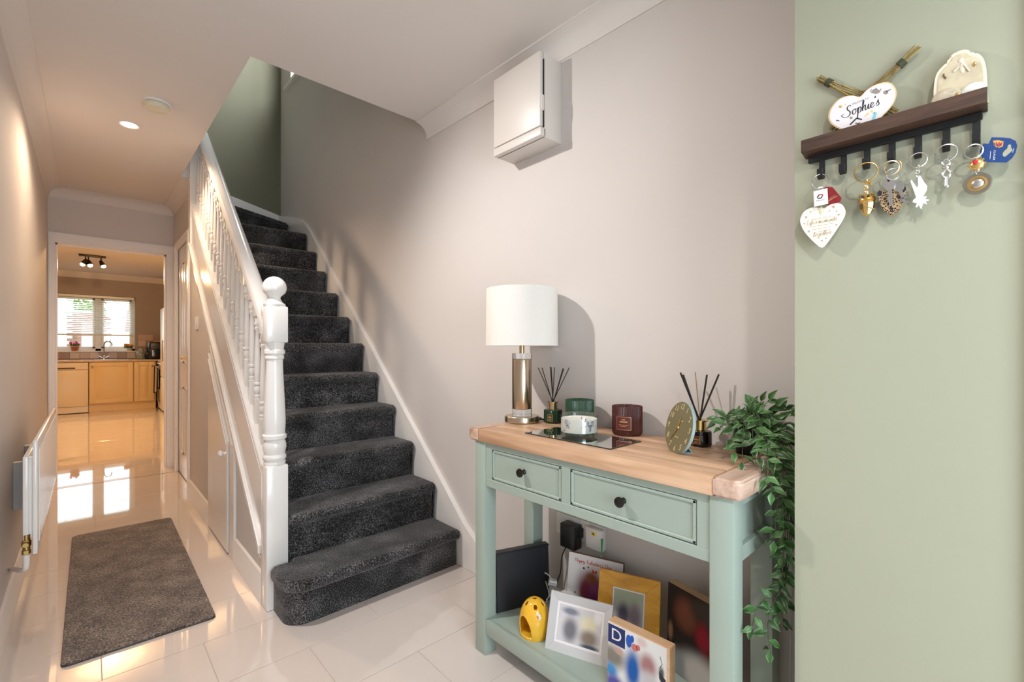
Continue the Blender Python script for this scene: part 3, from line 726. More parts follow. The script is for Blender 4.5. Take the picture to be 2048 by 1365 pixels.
# newel post: square blocks, turned vase, ball cap
NX, NYY = 0.5885, 2.1335; hw = 0.0435
bm = NB()
bx(bm, NX - hw, NX + hw, NYY - hw, NYY + hw, 0, 0.605, 0.006, 2)
lathe(bm, [(0.040, 0.598), (0.043, 0.610), (0.043, 0.618), (0.040, 0.622), (0.046, 0.632), (0.046, 0.643), (0.041, 0.650), (0.043, 0.664), (0.0465, 0.680), (0.044, 0.698), (0.040, 0.710),
           (0.0475, 0.718), (0.0475, 0.732), (0.041, 0.738), (0.0425, 0.765), (0.0435, 0.79), (0.042, 0.84), (0.037, 0.94), (0.033, 1.02), (0.0325, 1.055), (0.037, 1.060), (0.037, 1.072), (0.035, 1.075),
           (0.041, 1.082), (0.041, 1.096), (0.036, 1.100), (0.038, 1.118), (0.040, 1.130)], (NX, NYY, 0), 32)
bx(bm, NX - hw, NX + hw, NYY - hw, NYY + hw, 1.128, 1.284, 0.007, 2)
nw = finish('newel_post', bm, M['gloss'], st, 40)
bm = NB(); pr = [(0.030, 1.275), (0.043, 1.286), (0.043, 1.294), (0.038, 1.298), (0.030, 1.306), (0.023, 1.318), (0.024, 1.326)]
for i in range(1, 12):
    a = -0.5 * pi + 0.28 * pi + (pi * 0.72) * i / 11
    pr.append((max(0.0, 0.0475 * cos(a)) if i < 11 else 0.0, 1.366 + 0.0475 * sin(a)))
lathe(bm, pr, (NX, NYY, 0), 32); finish('ball_cap', bm, M['gloss'], nw, 50)
bm = NB(); bx(bm, 0.548, 0.635, 4.045, 4.132, 1.86, 3.3, 0.005, 1); finish('newel_post', bm, M['gloss'], st)

# handrail
HLO = lambda y: SL * y - 0.758
bm = NB(); ya, yb = 2.165, 4.07
hp = [(0.566, 0), (0.564, 0.012), (0.558, 0.022), (0.560, 0.045), (0.566, 0.058), (0.580, 0.066), (0.607, 0.066), (0.620, 0.058), (0.627, 0.045), (0.628, 0.022), (0.622, 0.012), (0.620, 0)]
A = [bm.verts.new((x, ya, HLO(ya) + zz)) for x, zz in hp]; B = [bm.verts.new((x, yb, HLO(yb) + zz)) for x, zz in hp]
for i in range(len(hp)): bm.faces.new([A[i], B[i], B[(i + 1) % len(hp)], A[(i + 1) % len(hp)]])
bm.faces.new(A); bm.faces.new(B[::-1]); finish('handrail', bm, M['gloss'], st, 30)
# balusters
BX, BL = 0.593, 0.607
bm = NB(); s = 0.016
def blk(z0, z1, c0, c1):
    """square block whose ends follow the pitch when c0 / c1 is the pitch"""
    hexa(bm, [(-s, -s, z0 - s * c0), (s, -s, z0 - s * c0), (s, s, z0 + s * c0), (-s, s, z0 + s * c0), (-s, -s, z1 - s * c1), (s, -s, z1 - s * c1), (s, s, z1 + s * c1), (-s, s, z1 + s * c1)], 0.0015, 1)
blk(0.0, 0.115, SL, 0); blk(BL - 0.10, BL + 0.004, 0, SL)
lathe(bm, [(0.013, 0.113), (0.016, 0.122), (0.016, 0.130), (0.011, 0.134), (0.015, 0.146), (0.017, 0.158), (0.014, 0.170), (0.011, 0.176), (0.016, 0.181), (0.016, 0.189), (0.0115, 0.194), (0.0135, 0.215), (0.0145, 0.245),
           (0.013, 0.30), (0.0105, 0.38), (0.0095, 0.44), (0.013, 0.446), (0.013, 0.454), (0.010, 0.458), (0.015, 0.468), (0.016, 0.476), (0.012, 0.484), (0.013, BL - 0.098)], (0, 0, 0), 16)
me0 = None
k = 0
y = 2.2286
b0 = finish('baluster', bm, M['gloss'], None, 35); b0.parent = st
while y < 4.03:
    loc = Vector((BX, y, STO(y) + 0.012)) - OFF['staircase']
    if k == 0: b0.location = loc
    else: clone(b0, st, loc)
    k += 1; y += 0.0968

# wall under the stairs and its cupboard door
bm = NB(); prism(bm, [(2.17, 0), (4.17, 0), (4.17, SLO(4.17) + 0.02), (2.17, SLO(2.17) + 0.02)], YZ, XS + 0.006, XS + 0.05); struct('wall_understair', bm, M['wall'])
dtop = lambda y: 0.603 + (y - 2.813) * 0.895
bm = NB(); prism(bm, [(2.815, 0.012), (3.343, 0.012), (3.343, dtop(3.343)), (2.815, dtop(2.815))], YZ, XS - 0.012, XS + 0.005, 0.0025, 1)
for (y0, z0, y1, z1) in ((2.835, dtop(2.835) - 0.035, 3.33, dtop(3.33) - 0.035),):
    prism(bm, [(y0, z0), (y1, z1), (y1, z1 + 0.012), (y0, z0 + 0.012)], YZ, XS - 0.016, XS - 0.008, 0.002, 1)
d4 = struct('door_4', bm, M['gloss'])
bm = NB(); kp = P(444, 908, 0, XS - 0.03); lathe(bm, [(0.008, 0.0), (0.007, 0.012), (0.013, 0.018), (0.018, 0.026), (0.017, 0.034), (0.009, 0.040), (0, 0.041)], (XS - 0.010, kp.y, kp.z), 18, (-1, 0, 0))
finish('door_knob', bm, M['gloss'], d4)
bm = NB()
bx(bm, XS - 0.006, XS + 0.007, 2.695, 2.792, 0, 0.60, 0.002, 1); bx(bm, XS - 0.004, XS + 0.007, 2.792, 2.816, 0.0, 0.012)
prism(bm, [(2.70, dtop(2.70) + 0.012), (3.345, dtop(3.345) + 0.012), (3.345, dtop(3.345) + 0.048), (2.70, dtop(2.70) + 0.048)], YZ, XS - 0.005, XS + 0.007, 0.002, 1)
bx(bm, XS - 0.004, XS + 0.007, 3.343, 3.366, 0, 1.10, 0.002, 1)
struct('trim_11', bm, M['gloss'])
bm = NB(); bx(bm, XS - 0.001, XS + 0.008, 2.7935, 2.8135, 0.012, 0.60); struct('trim_13', bm, M['gap'])  # near-black strip paints in the shade between post and cupboard door

# ================================================================== HALL FITTINGS
# light switch on the wall under the stairs
q = P(395, 647, 0, XS + 0.006)
t = thing('light_switch', 'white light switch plate on the beige wall beside the white lounge door', 'switch', (XS + 0.006, q.y, q.z - 0.043))
bm = NB(); bx(bm, XS - 0.002, XS + 0.0065, q.y - 0.045, q.y + 0.045, q.z - 0.045, q.z + 0.045, 0.002, 2); finish('plate', bm, M['white_plastic'], t)
bm = NB(); bx(bm, XS - 0.006, XS - 0.001, q.y - 0.01, q.y + 0.01, q.z - 0.016, q.z + 0.016, 0.0015, 1); finish('rocker', bm, M['white_plastic'], t)

# ceiling downlight and smoke alarm
zl = zc(3.41)
t = thing('ceiling_downlight', 'round recessed downlight glowing in the hall ceiling', 'downlight', (0.173, 3.41, zl))
bm = NB(); lathe(bm, [(0.048, 0.001), (0.050, -0.004), (0.046, -0.007), (0.036, -0.004), (0.036, 0.001)], (0.173, 3.41, zl), 32, caps=False); finish('bezel', bm, M['white_plastic'], t)
bm = NB(); lathe(bm, [(0.0, -0.004), (0.037, -0.0045), (0.037, -0.001), (0, -0.001)], (0.173, 3.41, zl), 32); finish('lens', bm, M['led'], t)
zs = zc(2.99)
t = thing('smoke_alarm', 'round cream smoke alarm on the hall ceiling', 'smoke alarm', (0.262, 2.99, zs))
bm = NB(); lathe(bm, [(0.058, 0.001), (0.060, -0.006), (0.058, -0.012), (0.052, -0.013)], (0.262, 2.99, zs), 36); finish('base', bm, M['white_plastic'], t)
bm = NB(); lathe(bm, [(0.048, -0.012), (0.054, -0.016), (0.055, -0.030), (0.051, -0.037), (0.040, -0.040), (0, -0.041)], (0.262, 2.99, zs), 36); c = finish('cover', bm, pm('aged_plastic', (0.70, 0.66, 0.52), 0.4), t)
bm = NB(); lathe(bm, [(0.006, -0.039), (0.006, -0.043), (0, -0.0435)], (0.275, 2.975, zs), 16); finish('test_button', bm, M['white_plastic'], c)

# consumer unit on the right wall
t = thing('consumer_unit', 'pale plastic fuse box high on the wall under the coving', 'fuse box', (XR, 1.36, 1.935))
CX0, CY0, CY1, CZ0, CZ1 = 1.288, 1.220, 1.502, 1.935, 2.268
bm = NB(); bx(bm, CX0 + 0.018, XR + 0.002, CY0, CY1, CZ0, CZ1, 0.004, 2); bx(bm, CX0, CX0 + 0.03, CY0, CY1, CZ0, CZ0 + 0.034, 0.004, 2); finish('body', bm, M['cu'], t)
bm = NB(); bx(bm, CX0 - 0.001, CX0 + 0.016, CY0 + 0.002, CY1 - 0.002, CZ0 + 0.037, CZ1 - 0.002, 0.004, 2); lid = finish('cover', bm, M['cu'], t)
bm = NB(); bx(bm, CX0 + 0.0165, CX0 + 0.0205, CY0 - 0.0006, CY0 + 0.004, CZ0 + 0.035, CZ1 - 0.03); finish('latch_gap', bm, M['gap'], t)  # near-black strip paints in the shade of the seam behind the cover
bm = NB(); bx(bm, CX0 + 0.004, CX0 + 0.018, CY0 - 0.003, CY0 + 0.004, CZ0 + 0.10, CZ0 + 0.16, 0.0015, 1); finish('latch', bm, M['cu'], lid)

# radiator on the left wall
t = thing('radiator', 'white double panel radiator on the left wall beside the hall mat', 'radiator', (XL, 3.0, 0.33))
RY0, RY1, RZ0, RZ1 = 2.38, 3.66, 0.358, 0.768
def rad_panel(x0, x1, front):
    bm = NB(); bx(bm, x0, x1, RY0 if front else RY0 + 0.012, RY1, RZ0 if front else RZ0 + 0.05, RZ1 if front else RZ1 - 0.055, 0.004, 2)
    if front:
        for i in range(32):
            y = RY0 + 0.03 + i * (RY1 - RY0 - 0.06) / 32
            bx(bm, x1 - 0.001, x1 + 0.003, y + 0.006, y + 0.030, RZ0 + 0.035, RZ1 - 0.035, 0.0025, 1)
    return bm
finish('front_panel', rad_panel(-0.147, -0.133, True), M['gloss'], t)
finish('rear_panel', rad_panel(-0.172, -0.156, False), M['gloss'], t)
bm = NB()
for i in range(40):
    y = RY0 + 0.02 + i * (RY1 - RY0 - 0.04) / 40
    bx(bm, -0.157, -0.146, y, y + 0.010, RZ0 + 0.06, RZ1 - 0.06)
finish('convector_fins', bm, M['satin'], t)
bm = NB(); bx(bm, -0.158, -0.145, RY0 + 0.005, RY1, RZ1 - 0.062, RZ1 - 0.054, 0.002, 1); finish('top_grille', bm, M['satin'], t)
for yb_ in (2.96, 3.44):
    bm = NB(); bx(bm, XL, XL + 0.075, yb_, yb_ + 0.03, 0.39, 0.60, 0.002, 1); finish('bracket', bm, M['silver'] if False else pm('grey_bracket', (0.45, 0.46, 0.47), 0.4), t)
bm = NB(); vx, vy = -0.163, RY0 + 0.02
tube(bm, [(vx, vy, 0.43), (vx, vy, 0.375)], 0.010, 12); lathe(bm, [(0.009, 0), (0.013, 0.004), (0.013, 0.022), (0.009, 0.026)], (vx, vy, 0.385), 6)
lathe(bm, [(0.009, 0), (0.012, 0.003), (0.012, 0.016)], (vx, vy, 0.358), 6); tube(bm, [(vx, vy, 0.40), (vx, vy - 0.03, 0.40)], 0.008, 10)
finish('valve', bm, pm('aged_brass_valve', (0.40, 0.27, 0.10), 0.35, metal=1.0), t)
bm = NB(); tube(bm, spline([(vx, vy, 0.362), (vx, vy + 0.005, 0.325), (vx - 0.004, vy + 0.02, 0.300), (-0.185, 2.50, 0.272), (-0.215, 2.70, 0.215), (-0.238, 2.86, 0.165)]), 0.009, 12); finish('pipe', bm, M['gloss'], t)

# hall mat
bm = NB(); mc = [(-0.068, 2.205), (0.383, 2.190), (0.393, 3.665), (-0.066, 3.680)]
def rounded(poly, r=0.02, k=4):
    out = []; n = len(poly)
    for i in range(n):
        p = Vector(poly[i]); a = (Vector(poly[i - 1]) - p).normalized(); b = (Vector(poly[(i + 1) % n]) - p).normalized()
        for j in range(k + 1):
            s_ = j / k; q0 = p + a * r; q1 = p + b * r
            out.append(tuple(q0 * (1 - s_) ** 2 + p * 2 * s_ * (1 - s_) + q1 * s_ ** 2))
    return out
mt = thing('hall_mat', 'long brown-grey pile mat lying on the cream tiled hall floor', 'mat', (0.16, 2.93, 0.0))
prism(bm, rounded(mc, 0.022), XY, 0.003, 0.012, 0.003, 2); finish('pile', bm, M['mat'], mt, 60)
bm = NB(); prism(bm, rounded([(-0.070, 2.203), (0.385, 2.188), (0.395, 3.667), (-0.068, 3.682)], 0.022), XY, 0.0, 0.004); finish('backing', bm, M['mat_edge'], mt)

# ================================================================== CONSOLE TABLE
ct = thing('console_table', 'sage green console table with oak top, two drawers and a lower shelf', 'console table', (1.21, 0.87, 0))
TX0, TX1 = 1.041, 1.345                                     # leg faces
TY0, TY1 = 0.402, 1.316
LG = 0.054
ZT0, ZT1 = 0.768, 0.812
# oak top: two long staves and a breadboard end at either side
EB = 0.062
def top_board(name, x0, x1, y0, y1, mat, bev):
    bm = NB(); bx(bm, x0, x1, y0, y1, ZT0, ZT1, bev, 2); return finish(name, bm, mat, ct)
ex = [TX0 - 0.010, 1.118, 1.205, 1.292, 1.380]
for i in range(4):
    top_board('top_board', ex[i], ex[i + 1], TY0 - 0.020 + EB + 0.001, TY1 + 0.034 - EB - 0.001, M['oak'], 0.0012 if 0 < i else 0.003)
for (y0, y1) in ((TY0 - 0.020, TY0 - 0.020 + EB), (TY1 + 0.034 - EB, TY1 + 0.034)):
    bm = NB()
    far = y0 > 0.8
    r_ = 0.018
    pl_ = [(TX0 - 0.010, y0 if far else y0 + r_), (TX0 - 0.010, y1 - r_ if far else y1), (1.380, y1), (1.380, y0)]
    poly = ([(TX0 - 0.010, y0)] + [(TX0 - 0.010 + r_ - r_ * cos(a), y1 - r_ + r_ * sin(a)) for a in (0, .4, .8, 1.2, 1.57)] + [(1.380, y1), (1.380, y0)]) if far else \
           ([(TX0 - 0.010, y1)] + [(TX0 - 0.010 + r_ - r_ * cos(a), y0 + r_ - r_ * sin(a)) for a in (0, .4, .8, 1.2, 1.57)] + [(1.380, y0), (1.380, y1)])
    prism(bm, poly, XY, ZT0, ZT1, 0.005, 3); finish('end_board', bm, M['oak_end'], ct)
for (x, y) in ((TX0, TY0), (TX0, TY1 - LG), (TX1 - LG, TY0), (TX1 - LG, TY1 - LG)):
    bm = NB(); bx(bm, x, x + LG, y, y + LG, 0.0, ZT0, 0.0025, 2); finish('leg', bm, M['sage'], ct)
fy0, fy1 = TY0 + LG, TY1 - LG
AZ0, AZ1, DZ0, DZ1 = 0.609, ZT0, 0.638, 0.746
dr = [(0.905, 1.229), (0.487, 0.872)]
bm = NB()
bx(bm, TX0 + 0.004, TX0 + 0.024, fy0, fy1, DZ1, AZ1, 0.0012, 1); bx(bm, TX0 + 0.004, TX0 + 0.024, fy0, fy1, AZ0, DZ0, 0.0012, 1)
for (y0, y1) in ((fy0, dr[1][0]), (dr[1][1], dr[0][0]), (dr[0][1], fy1)): bx(bm, TX0 + 0.0045, TX0 + 0.024, y0, y1, DZ0, DZ1, 0.0008, 1)
finish('front_frame', bm, M['sage'], ct)
bm = NB(); bx(bm, TX0 + 0.016, TX0 + 0.020, fy0, fy1, AZ0 + 0.01, AZ1 - 0.01); finish('drawer_opening', bm, M['gap'], ct)  # near-black sheet stands in for the shade in the slits round the drawers
for (y0, y1) in dr:
    g = 0.0022
    bm = NB()
    a0, a1, c0, c1 = y0 + g, y1 - g, DZ0 + g, DZ1 - g
    bx(bm, TX0 + 0.010, TX0 + 0.026, a0, a1, c0, c1)
    b = 0.009                                                # raised lip with a sunk field
    for (p0, p1, q0, q1) in ((a0, a1, c0, c0 + b), (a0, a1, c1 - b, c1), (a0, a0 + b, c0, c1), (a1 - b, a1, c0, c1)): bx(bm, TX0 + 0.0055, TX0 + 0.012, p0, p1, q0, q1, 0.002, 1)
    d_ = finish('drawer', bm, M['sage'], ct)
    ky, kz = (1.070, 0.696) if y0 > 0.88 else (0.690, 0.694)
    bm = NB(); lathe(bm, [(0.009, -0.002), (0.008, 0.003), (0.0055, 0.007), (0.006, 0.012), (0.012, 0.017), (0.0145, 0.021), (0.0135, 0.025), (0.008, 0.028), (0, 0.029)], (TX0 + 0.0105, ky, kz), 24, (-1, 0, 0))
    finish('knob', bm, M['black_knob'], d_)
for (y0, y1) in ((TY0 + 0.006, TY0 + 0.026), (TY1 - 0.026, TY1 - 0.006)):
    bm = NB(); near = y0 < 0.8
    bx(bm, TX0 + LG, TX1 - LG, y0 + (0.012 if near else 0), y1 - (0 if near else 0.012), AZ0, AZ1)
    bx(bm, TX0 + LG, TX1 - LG, y0, y1, AZ0, AZ0 + 0.035, 0.0012, 1); bx(bm, TX0 + LG, TX1 - LG, y0, y1, AZ1 - 0.03, AZ1, 0.0012, 1)
    finish('end_panel', bm, M['sage'], ct)
bm = NB(); bx(bm, TX1 - 0.026, TX1 - 0.008, fy0, fy1, AZ0, AZ1); finish('back_panel', bm, M['sage'], ct)
SZ = 0.127
bm = NB(); bx(bm, TX0 + 0.022, TX1 - 0.006, TY0 + 0.01, TY1 - 0.01, SZ - 0.018, SZ, 0.0015, 1); finish('shelf', bm, M['sage'], ct)
bm = NB(); bx(bm, TX0 + 0.004, TX0 + 0.0235, fy0, fy1, SZ - 0.052, SZ + 0.001, 0.0025, 2); finish('shelf_rail', bm, M['sage'], ct)
for (y0, y1) in ((TY0 + 0.008, TY0 + 0.028), (TY1 - 0.028, TY1 - 0.008)):
    bm = NB(); bx(bm, TX0 + LG, TX1 - LG, y0, y1, SZ - 0.052, SZ - 0.016); finish('shelf_rail', bm, M['sage'], ct)

# ================================================================== KITCHEN (seen through the doorway)
win = None
bm = NB(); fz = KY + 0.09
for (x0, x1, z0, z1) in ((WX0, WX0 + 0.05, WZ0, WZ1), (WX1 - 0.05, WX1, WZ0, WZ1), (WX0, WX1, WZ0, WZ0 + 0.05), (WX0, WX1, WZ1 - 0.05, WZ1), (0.095, 0.185, WZ0, WZ1)):
    bx(bm, x0, x1, fz, fz + 0.05, z0, z1, 0.006, 1)
for (x0, x1) in ((WX0 + 0.05, 0.095), (0.185, WX1 - 0.05)):
    for (a0, a1, c0, c1) in ((x0, x0 + 0.035, WZ0 + 0.05, WZ1 - 0.05), (x1 - 0.035, x1, WZ0 + 0.05, WZ1 - 0.05), (x0, x1, WZ0 + 0.05, WZ0 + 0.085), (x0, x1, WZ1 - 0.085, WZ1 - 0.05)):
        bx(bm, a0, a1, fz - 0.01, fz + 0.04, c0, c1, 0.004, 1)
win = struct('window_1', bm, M['pvc'])
for (x0, x1) in ((WX0 + 0.08, 0.065), (0.215, WX1 - 0.08)):
    bm = NB(); bx(bm, x0, x1, fz + 0.012, fz + 0.016, WZ0 + 0.08, WZ1 - 0.08); finish('pane', bm, M['clear'], win)
bm = NB(); bx(bm, WX0 - 0.03, WX1 + 0.03, KY - 0.03, KY + 0.10, WZ0 - 0.02, WZ0 + 0.004, 0.005, 1); finish('window_sill', bm, M['pvc'], win)
# venetian blind, three quarters down
t = thing('venetian_blind', 'white venetian blind lowered over most of the kitchen window', 'blind', (0.085, KY + 0.03, 1.36))
bm = NB(); z = 1.40
while z < 2.05:
    hexa(bm, [(WX0 + 0.02, KY + 0.018, z - 0.006), (WX1 - 0.02, KY + 0.018, z - 0.006), (WX1 - 0.02, KY + 0.052, z + 0.006), (WX0 + 0.02, KY + 0.052, z + 0.006),
              (WX0 + 0.02, KY + 0.018, z - 0.0045), (WX1 - 0.02, KY + 0.018, z - 0.0045), (WX1 - 0.02, KY + 0.052, z + 0.0075), (WX0 + 0.02, KY + 0.052, z + 0.0075)])
    z += 0.034
tag(finish('slats', bm, M['pvc'], t), kind='stuff')
bm = NB(); bx(bm, WX0 + 0.02, WX1 - 0.02, KY + 0.015, KY + 0.055, 1.355, 1.378, 0.003, 1); finish('bottom_rail', bm, M['cream'], t)
bm = NB(); bx(bm, WX0 + 0.015, WX1 - 0.015, KY + 0.012, KY + 0.058, 2.05, 2.095, 0.003, 1); finish('head_rail', bm, M['pvc'], t)
for x in (-0.30, 0.14, 0.52):
    bm = NB(); tube(bm, [(x, KY + 0.035, 1.37), (x, KY + 0.035, 2.06)], 0.0018, 5); finish('cord', bm, M['cable_w'], t)
# splashback tiles
cols3 = [M['sp_a'], M['sp_b'], M['sp_c']]
def sp_tile(x, z, sx_, sz_, i):
    bm = NB(); bx(bm, x + 0.002, x + sx_ - 0.002, KY - 0.010, KY + 0.002, z + 0.002, z + sz_ - 0.002, 0.0015, 1); finish('tile', bm, cols3[i], wk)
random.seed(3)
for i in range(9): sp_tile(-0.50 + i * 0.13, 0.925, 0.13, 0.118, (0, 1, 2, 0, 2, 1, 0, 1, 2)[i])
for r_ in range(4):
    for i in range(7): sp_tile(0.71 + i * 0.115, 0.925 + r_ * 0.115, 0.115, 0.115, (i * 2 + r_ * 4 + (i * r_) % 2) % 3)
# base units
KF = 10.76
def cab_front(bm, x0, x1, z0, z1, y):
    """raised-and-fielded door"""
    bx(bm, x0, x1, y, y + 0.02, z0, z1, 0.004, 1); f = 0.075
    d_ = 0.018
    bx(bm, x0, x0 + f, y - d_, y + 0.004, z0, z1, 0.006, 2); bx(bm, x1 - f, x1, y - d_, y + 0.004, z0, z1, 0.006, 2)
    bx(bm, x0 + f - .004, x1 - f + .004, y - d_, y + 0.004, z0, z0 + f, 0.006, 2); bx(bm, x0 + f - .004, x1 - f + .004, y - d_, y + 0.004, z1 - f, z1, 0.006, 2)
    hexa(bm, [(x0 + f + .012, y, z0 + f + .012), (x1 - f - .012, y, z0 + f + .012), (x1 - f - .012, y, z1 - f - .012), (x0 + f + .012, y, z1 - f - .012),
              (x0 + f + .045, y - .015, z0 + f + .045), (x1 - f - .045, y - .015, z0 + f + .045), (x1 - f - .045, y - .015, z1 - f - .045), (x0 + f + .045, y - .015, z1 - f - .045)])
t = thing('base_cabinet', 'cream base cabinet with a wide panelled door under the sink', 'cabinet', (0.31, KF + 0.3, 0))
bm = NB(); bx(bm, 0.012, 0.606, KF + 0.02, KY - 0.01, 0.146, 0.872); finish('carcass', bm, M['cabinet'], t)
bm = NB(); cab_front(bm, 0.016, 0.602, 0.15, 0.868, KF); dr_ = finish('door', bm, M['cabinet'], t)
bm = NB(); ball(bm, (0.055, KF - 0.042, 0.79), 0.018); tube(bm, [(0.055, KF - 0.04, 0.79), (0.055, KF, 0.79)], 0.008); finish('knob', bm, M['brass'], dr_)
t = thing('base_cabinet', 'cream base cabinet with a narrow panelled door right of the sink unit', 'cabinet', (0.75, KF + 0.3, 0))
bm = NB(); bx(bm, 0.610, 0.93, KF + 0.02, KY - 0.01, 0.146, 0.872); finish('carcass', bm, M['cabinet'], t)
bm = NB(); cab_front(bm, 0.616, 0.905, 0.15, 0.868, KF); dr_ = finish('door', bm, M['cabinet'], t)
bm = NB(); ball(bm, (0.875, KF - 0.042, 0.79), 0.018); tube(bm, [(0.875, KF - 0.04, 0.79), (0.875, KF, 0.79)], 0.008); finish('knob', bm, M['brass'], dr_)
single('plinth', (lambda b: (bx(b, 0.012, 0.93, KF + 0.05, KF + 0.07, 0.0, 0.144), b)[1])(NB()), M['cabinet'], 'cream plinth board below the panelled base cabinets', 'plinth')
t = thing('dishwasher', 'cream dishwasher with a control strip under the worktop', 'dishwasher', (-0.29, KF + 0.3, 0))
bm = NB(); bx(bm, -0.585, 0.004, KF + 0.02, KY - 0.01, 0.02, 0.872); finish('body', bm, M['dish'], t)
bm = NB(); bx(bm, -0.583, 0.002, KF - 0.012, KF + 0.02, 0.12, 0.745, 0.008, 2); finish('door', bm, M['dish'], t)
bm = NB(); bx(bm, -0.583, 0.002, KF - 0.008, KF + 0.02, 0.752, 0.868, 0.006, 2); cp = finish('control_panel', bm, M['dish'], t)
bm = NB(); bx(bm, -0.45, -0.16, KF - 0.012, KF - 0.006, 0.765, 0.785, 0.002, 1); finish('door_grip', bm, M['bronze'], cp)
bm = NB(); lathe(bm, [(0.022, 0), (0.02, 0.014), (0, 0.015)], (-0.07, KF - 0.008, 0.812), 16, (0, -1, 0)); finish('dial', bm, M['cream'], cp)
bm = NB(); bx(bm, -0.583, 0.002, KF + 0.01, KF + 0.03, 0.01, 0.11); finish('kick_plate', bm, M['dish'], t)
t = thing('worktop', 'beige worktop with an inset steel sink under the kitchen window', 'worktop', (0.2, KF + 0.3, 0.875))
bm = NB(); bx(bm, -1.4, 1.58, KF - 0.02, KY - 0.002, 0.876, 0.912, 0.006, 2); finish('slab', bm, M['worktop'], t)
bm = NB(); bx(bm, 0.08, 0.62, KF + 0.12, KF + 0.52, 0.911, 0.918, 0.003, 1); finish('sink', bm, M['chrome'], t)
q = P(208, 716, 1, KF + 0.46)
t = thing('sink_tap', 'chrome swan neck mixer tap behind the kitchen sink', 'tap', (q.x, q.y, 0.912))
bm = NB(); lathe(bm, [(0.026, 0.0), (0.024, 0.03), (0.016, 0.045), (0.014, 0.09)], (q.x, q.y, 0.914), 16); finish('base', bm, M['chrome'], t)
bm = NB(); tube(bm, spline([(q.x, q.y, 0.99), (q.x, q.y, 1.16), (q.x + 0.02, q.y - 0.01, 1.23), (q.x + 0.065, q.y - 0.03, 1.245), (q.x + 0.10, q.y - 0.05, 1.21), (q.x + 0.105, q.y - 0.055, 1.16)]), 0.011, 10); finish('spout', bm, M['chrome'], t)
for s_ in (-1, 1):
    bm = NB(); tube(bm, [(q.x, q.y, 0.945), (q.x + s_ * 0.07, q.y - 0.02, 0.99)], 0.011, 8); finish('lever', bm, M['chrome'], t)
# plants on the sill
zsl = WZ0 + 0.004
def sill_pot(u, name, label, pot_m, flower, r=0.055, h=0.085):
    q = P(u, 690, 1, KY + 0.02); t = thing(name, label, 'plant', (q.x, KY + 0.02, zsl))
    bm = NB(); lathe(bm, [(r * 0.75, 0), (r, h * 0.8), (r * 1.1, h * 0.82), (r * 1.1, h), (r * 0.9, h), (r * 0.9, h * 0.9), (0, h * 0.9)], (q.x, KY + 0.02, zsl), 20); finish('pot', bm, pot_m, t)
    bm = NB(); rnd = random.Random(u)
    for i in range(26):
        a = rnd.random() * 6.28; rr = r * 1.2 * math.sqrt(rnd.random()); lathe(bm, [(0, 0), (0.016, 0.012), (0.010, 0.03), (0, 0.034)], (q.x + rr * cos(a), KY + 0.02 + rr * 0.6 * sin(a), zsl + h + rnd.random() * 0.02), 6)
    tag(finish('leaves', bm, M['leafg'], t), kind='stuff')
    bm = NB()
    for i in range(30):
        a = rnd.random() * 6.28; rr = r * 1.3 * math.sqrt(rnd.random()); ball(bm, (q.x + rr * cos(a), KY + 0.02 + rr * 0.6 * sin(a), zsl + h + 0.035 + rnd.random() * 0.045), 0.013, n=8)
    tag(finish('petals', bm, flower, t), kind='stuff')
sill_pot(150, 'flowering_plant', 'pink flowering plant in a terracotta pot on the kitchen sill', M['terracotta'], M['pink'])
sill_pot(257, 'flowering_plant', 'small orange flowering plant in a white pot at the sill end', M['ceramic'], pm('orange_petals', (0.65, 0.25, 0.04), 0.6), 0.05, 0.05)
# things on the worktop by the corner
def on_top(u, y): return P(u, 712, 1, y)
q = on_top(281, KF + 0.42); t = thing('storage_jar', 'patterned glass jar on the worktop right of the sink', 'jar', (q.x, q.y, 0.912))
bm = NB(); lathe(bm, [(0.04, 0), (0.062, 0.02), (0.068, 0.08), (0.06, 0.13), (0.04, 0.155), (0.04, 0.165)], (q.x, q.y, 0.912), 20); finish('body', bm, pm('patterned_jar', (0.40, 0.45, 0.42), 0.2, vary=(45, 0.6)), t)
bm = NB(); lathe(bm, [(0.045, 0), (0.045, 0.02), (0.02, 0.03), (0.012, 0.05), (0, 0.055)], (q.x, q.y, 1.077), 18); finish('lid', bm, M['jar'], t)
q = on_top(294, KF + 0.30); t = thing('dark_bottle', 'dark bottle standing beside the patterned jar', 'bottle', (q.x, q.y, 0.912))
bm = NB(); lathe(bm, [(0.034, 0), (0.036, 0.02), (0.036, 0.12), (0.014, 0.17), (0.013, 0.20)], (q.x, q.y, 0.912), 18); finish('body', bm, M['black_gloss'], t)
bm = NB(); lathe(bm, [(0.015, 0), (0.015, 0.022), (0, 0.023)], (q.x, q.y, 1.11), 14); finish('cap', bm, M['black'], t)
q = on_top(312, KF + 0.30); t = thing('air_fryer', 'black air fryer in the corner of the kitchen worktop', 'air fryer', (q.x, q.y, 0.912))
bm = NB(); bx(bm, q.x - 0.12, q.x + 0.14, q.y - 0.14, q.y + 0.16, 0.914, 1.24, 0.035, 3); finish('body', bm, M['black'], t)
bm = NB(); bx(bm, q.x - 0.10, q.x + 0.10, q.y - 0.150, q.y - 0.13, 0.93, 1.10, 0.01, 2); dw = finish('drawer', bm, M['black_gloss'], t)
bm = NB(); bx(bm, q.x - 0.075, q.x - 0.045, q.y - 0.165, q.y - 0.14, 0.97, 1.09, 0.004, 1); finish('handle', bm, M['silver'], dw)
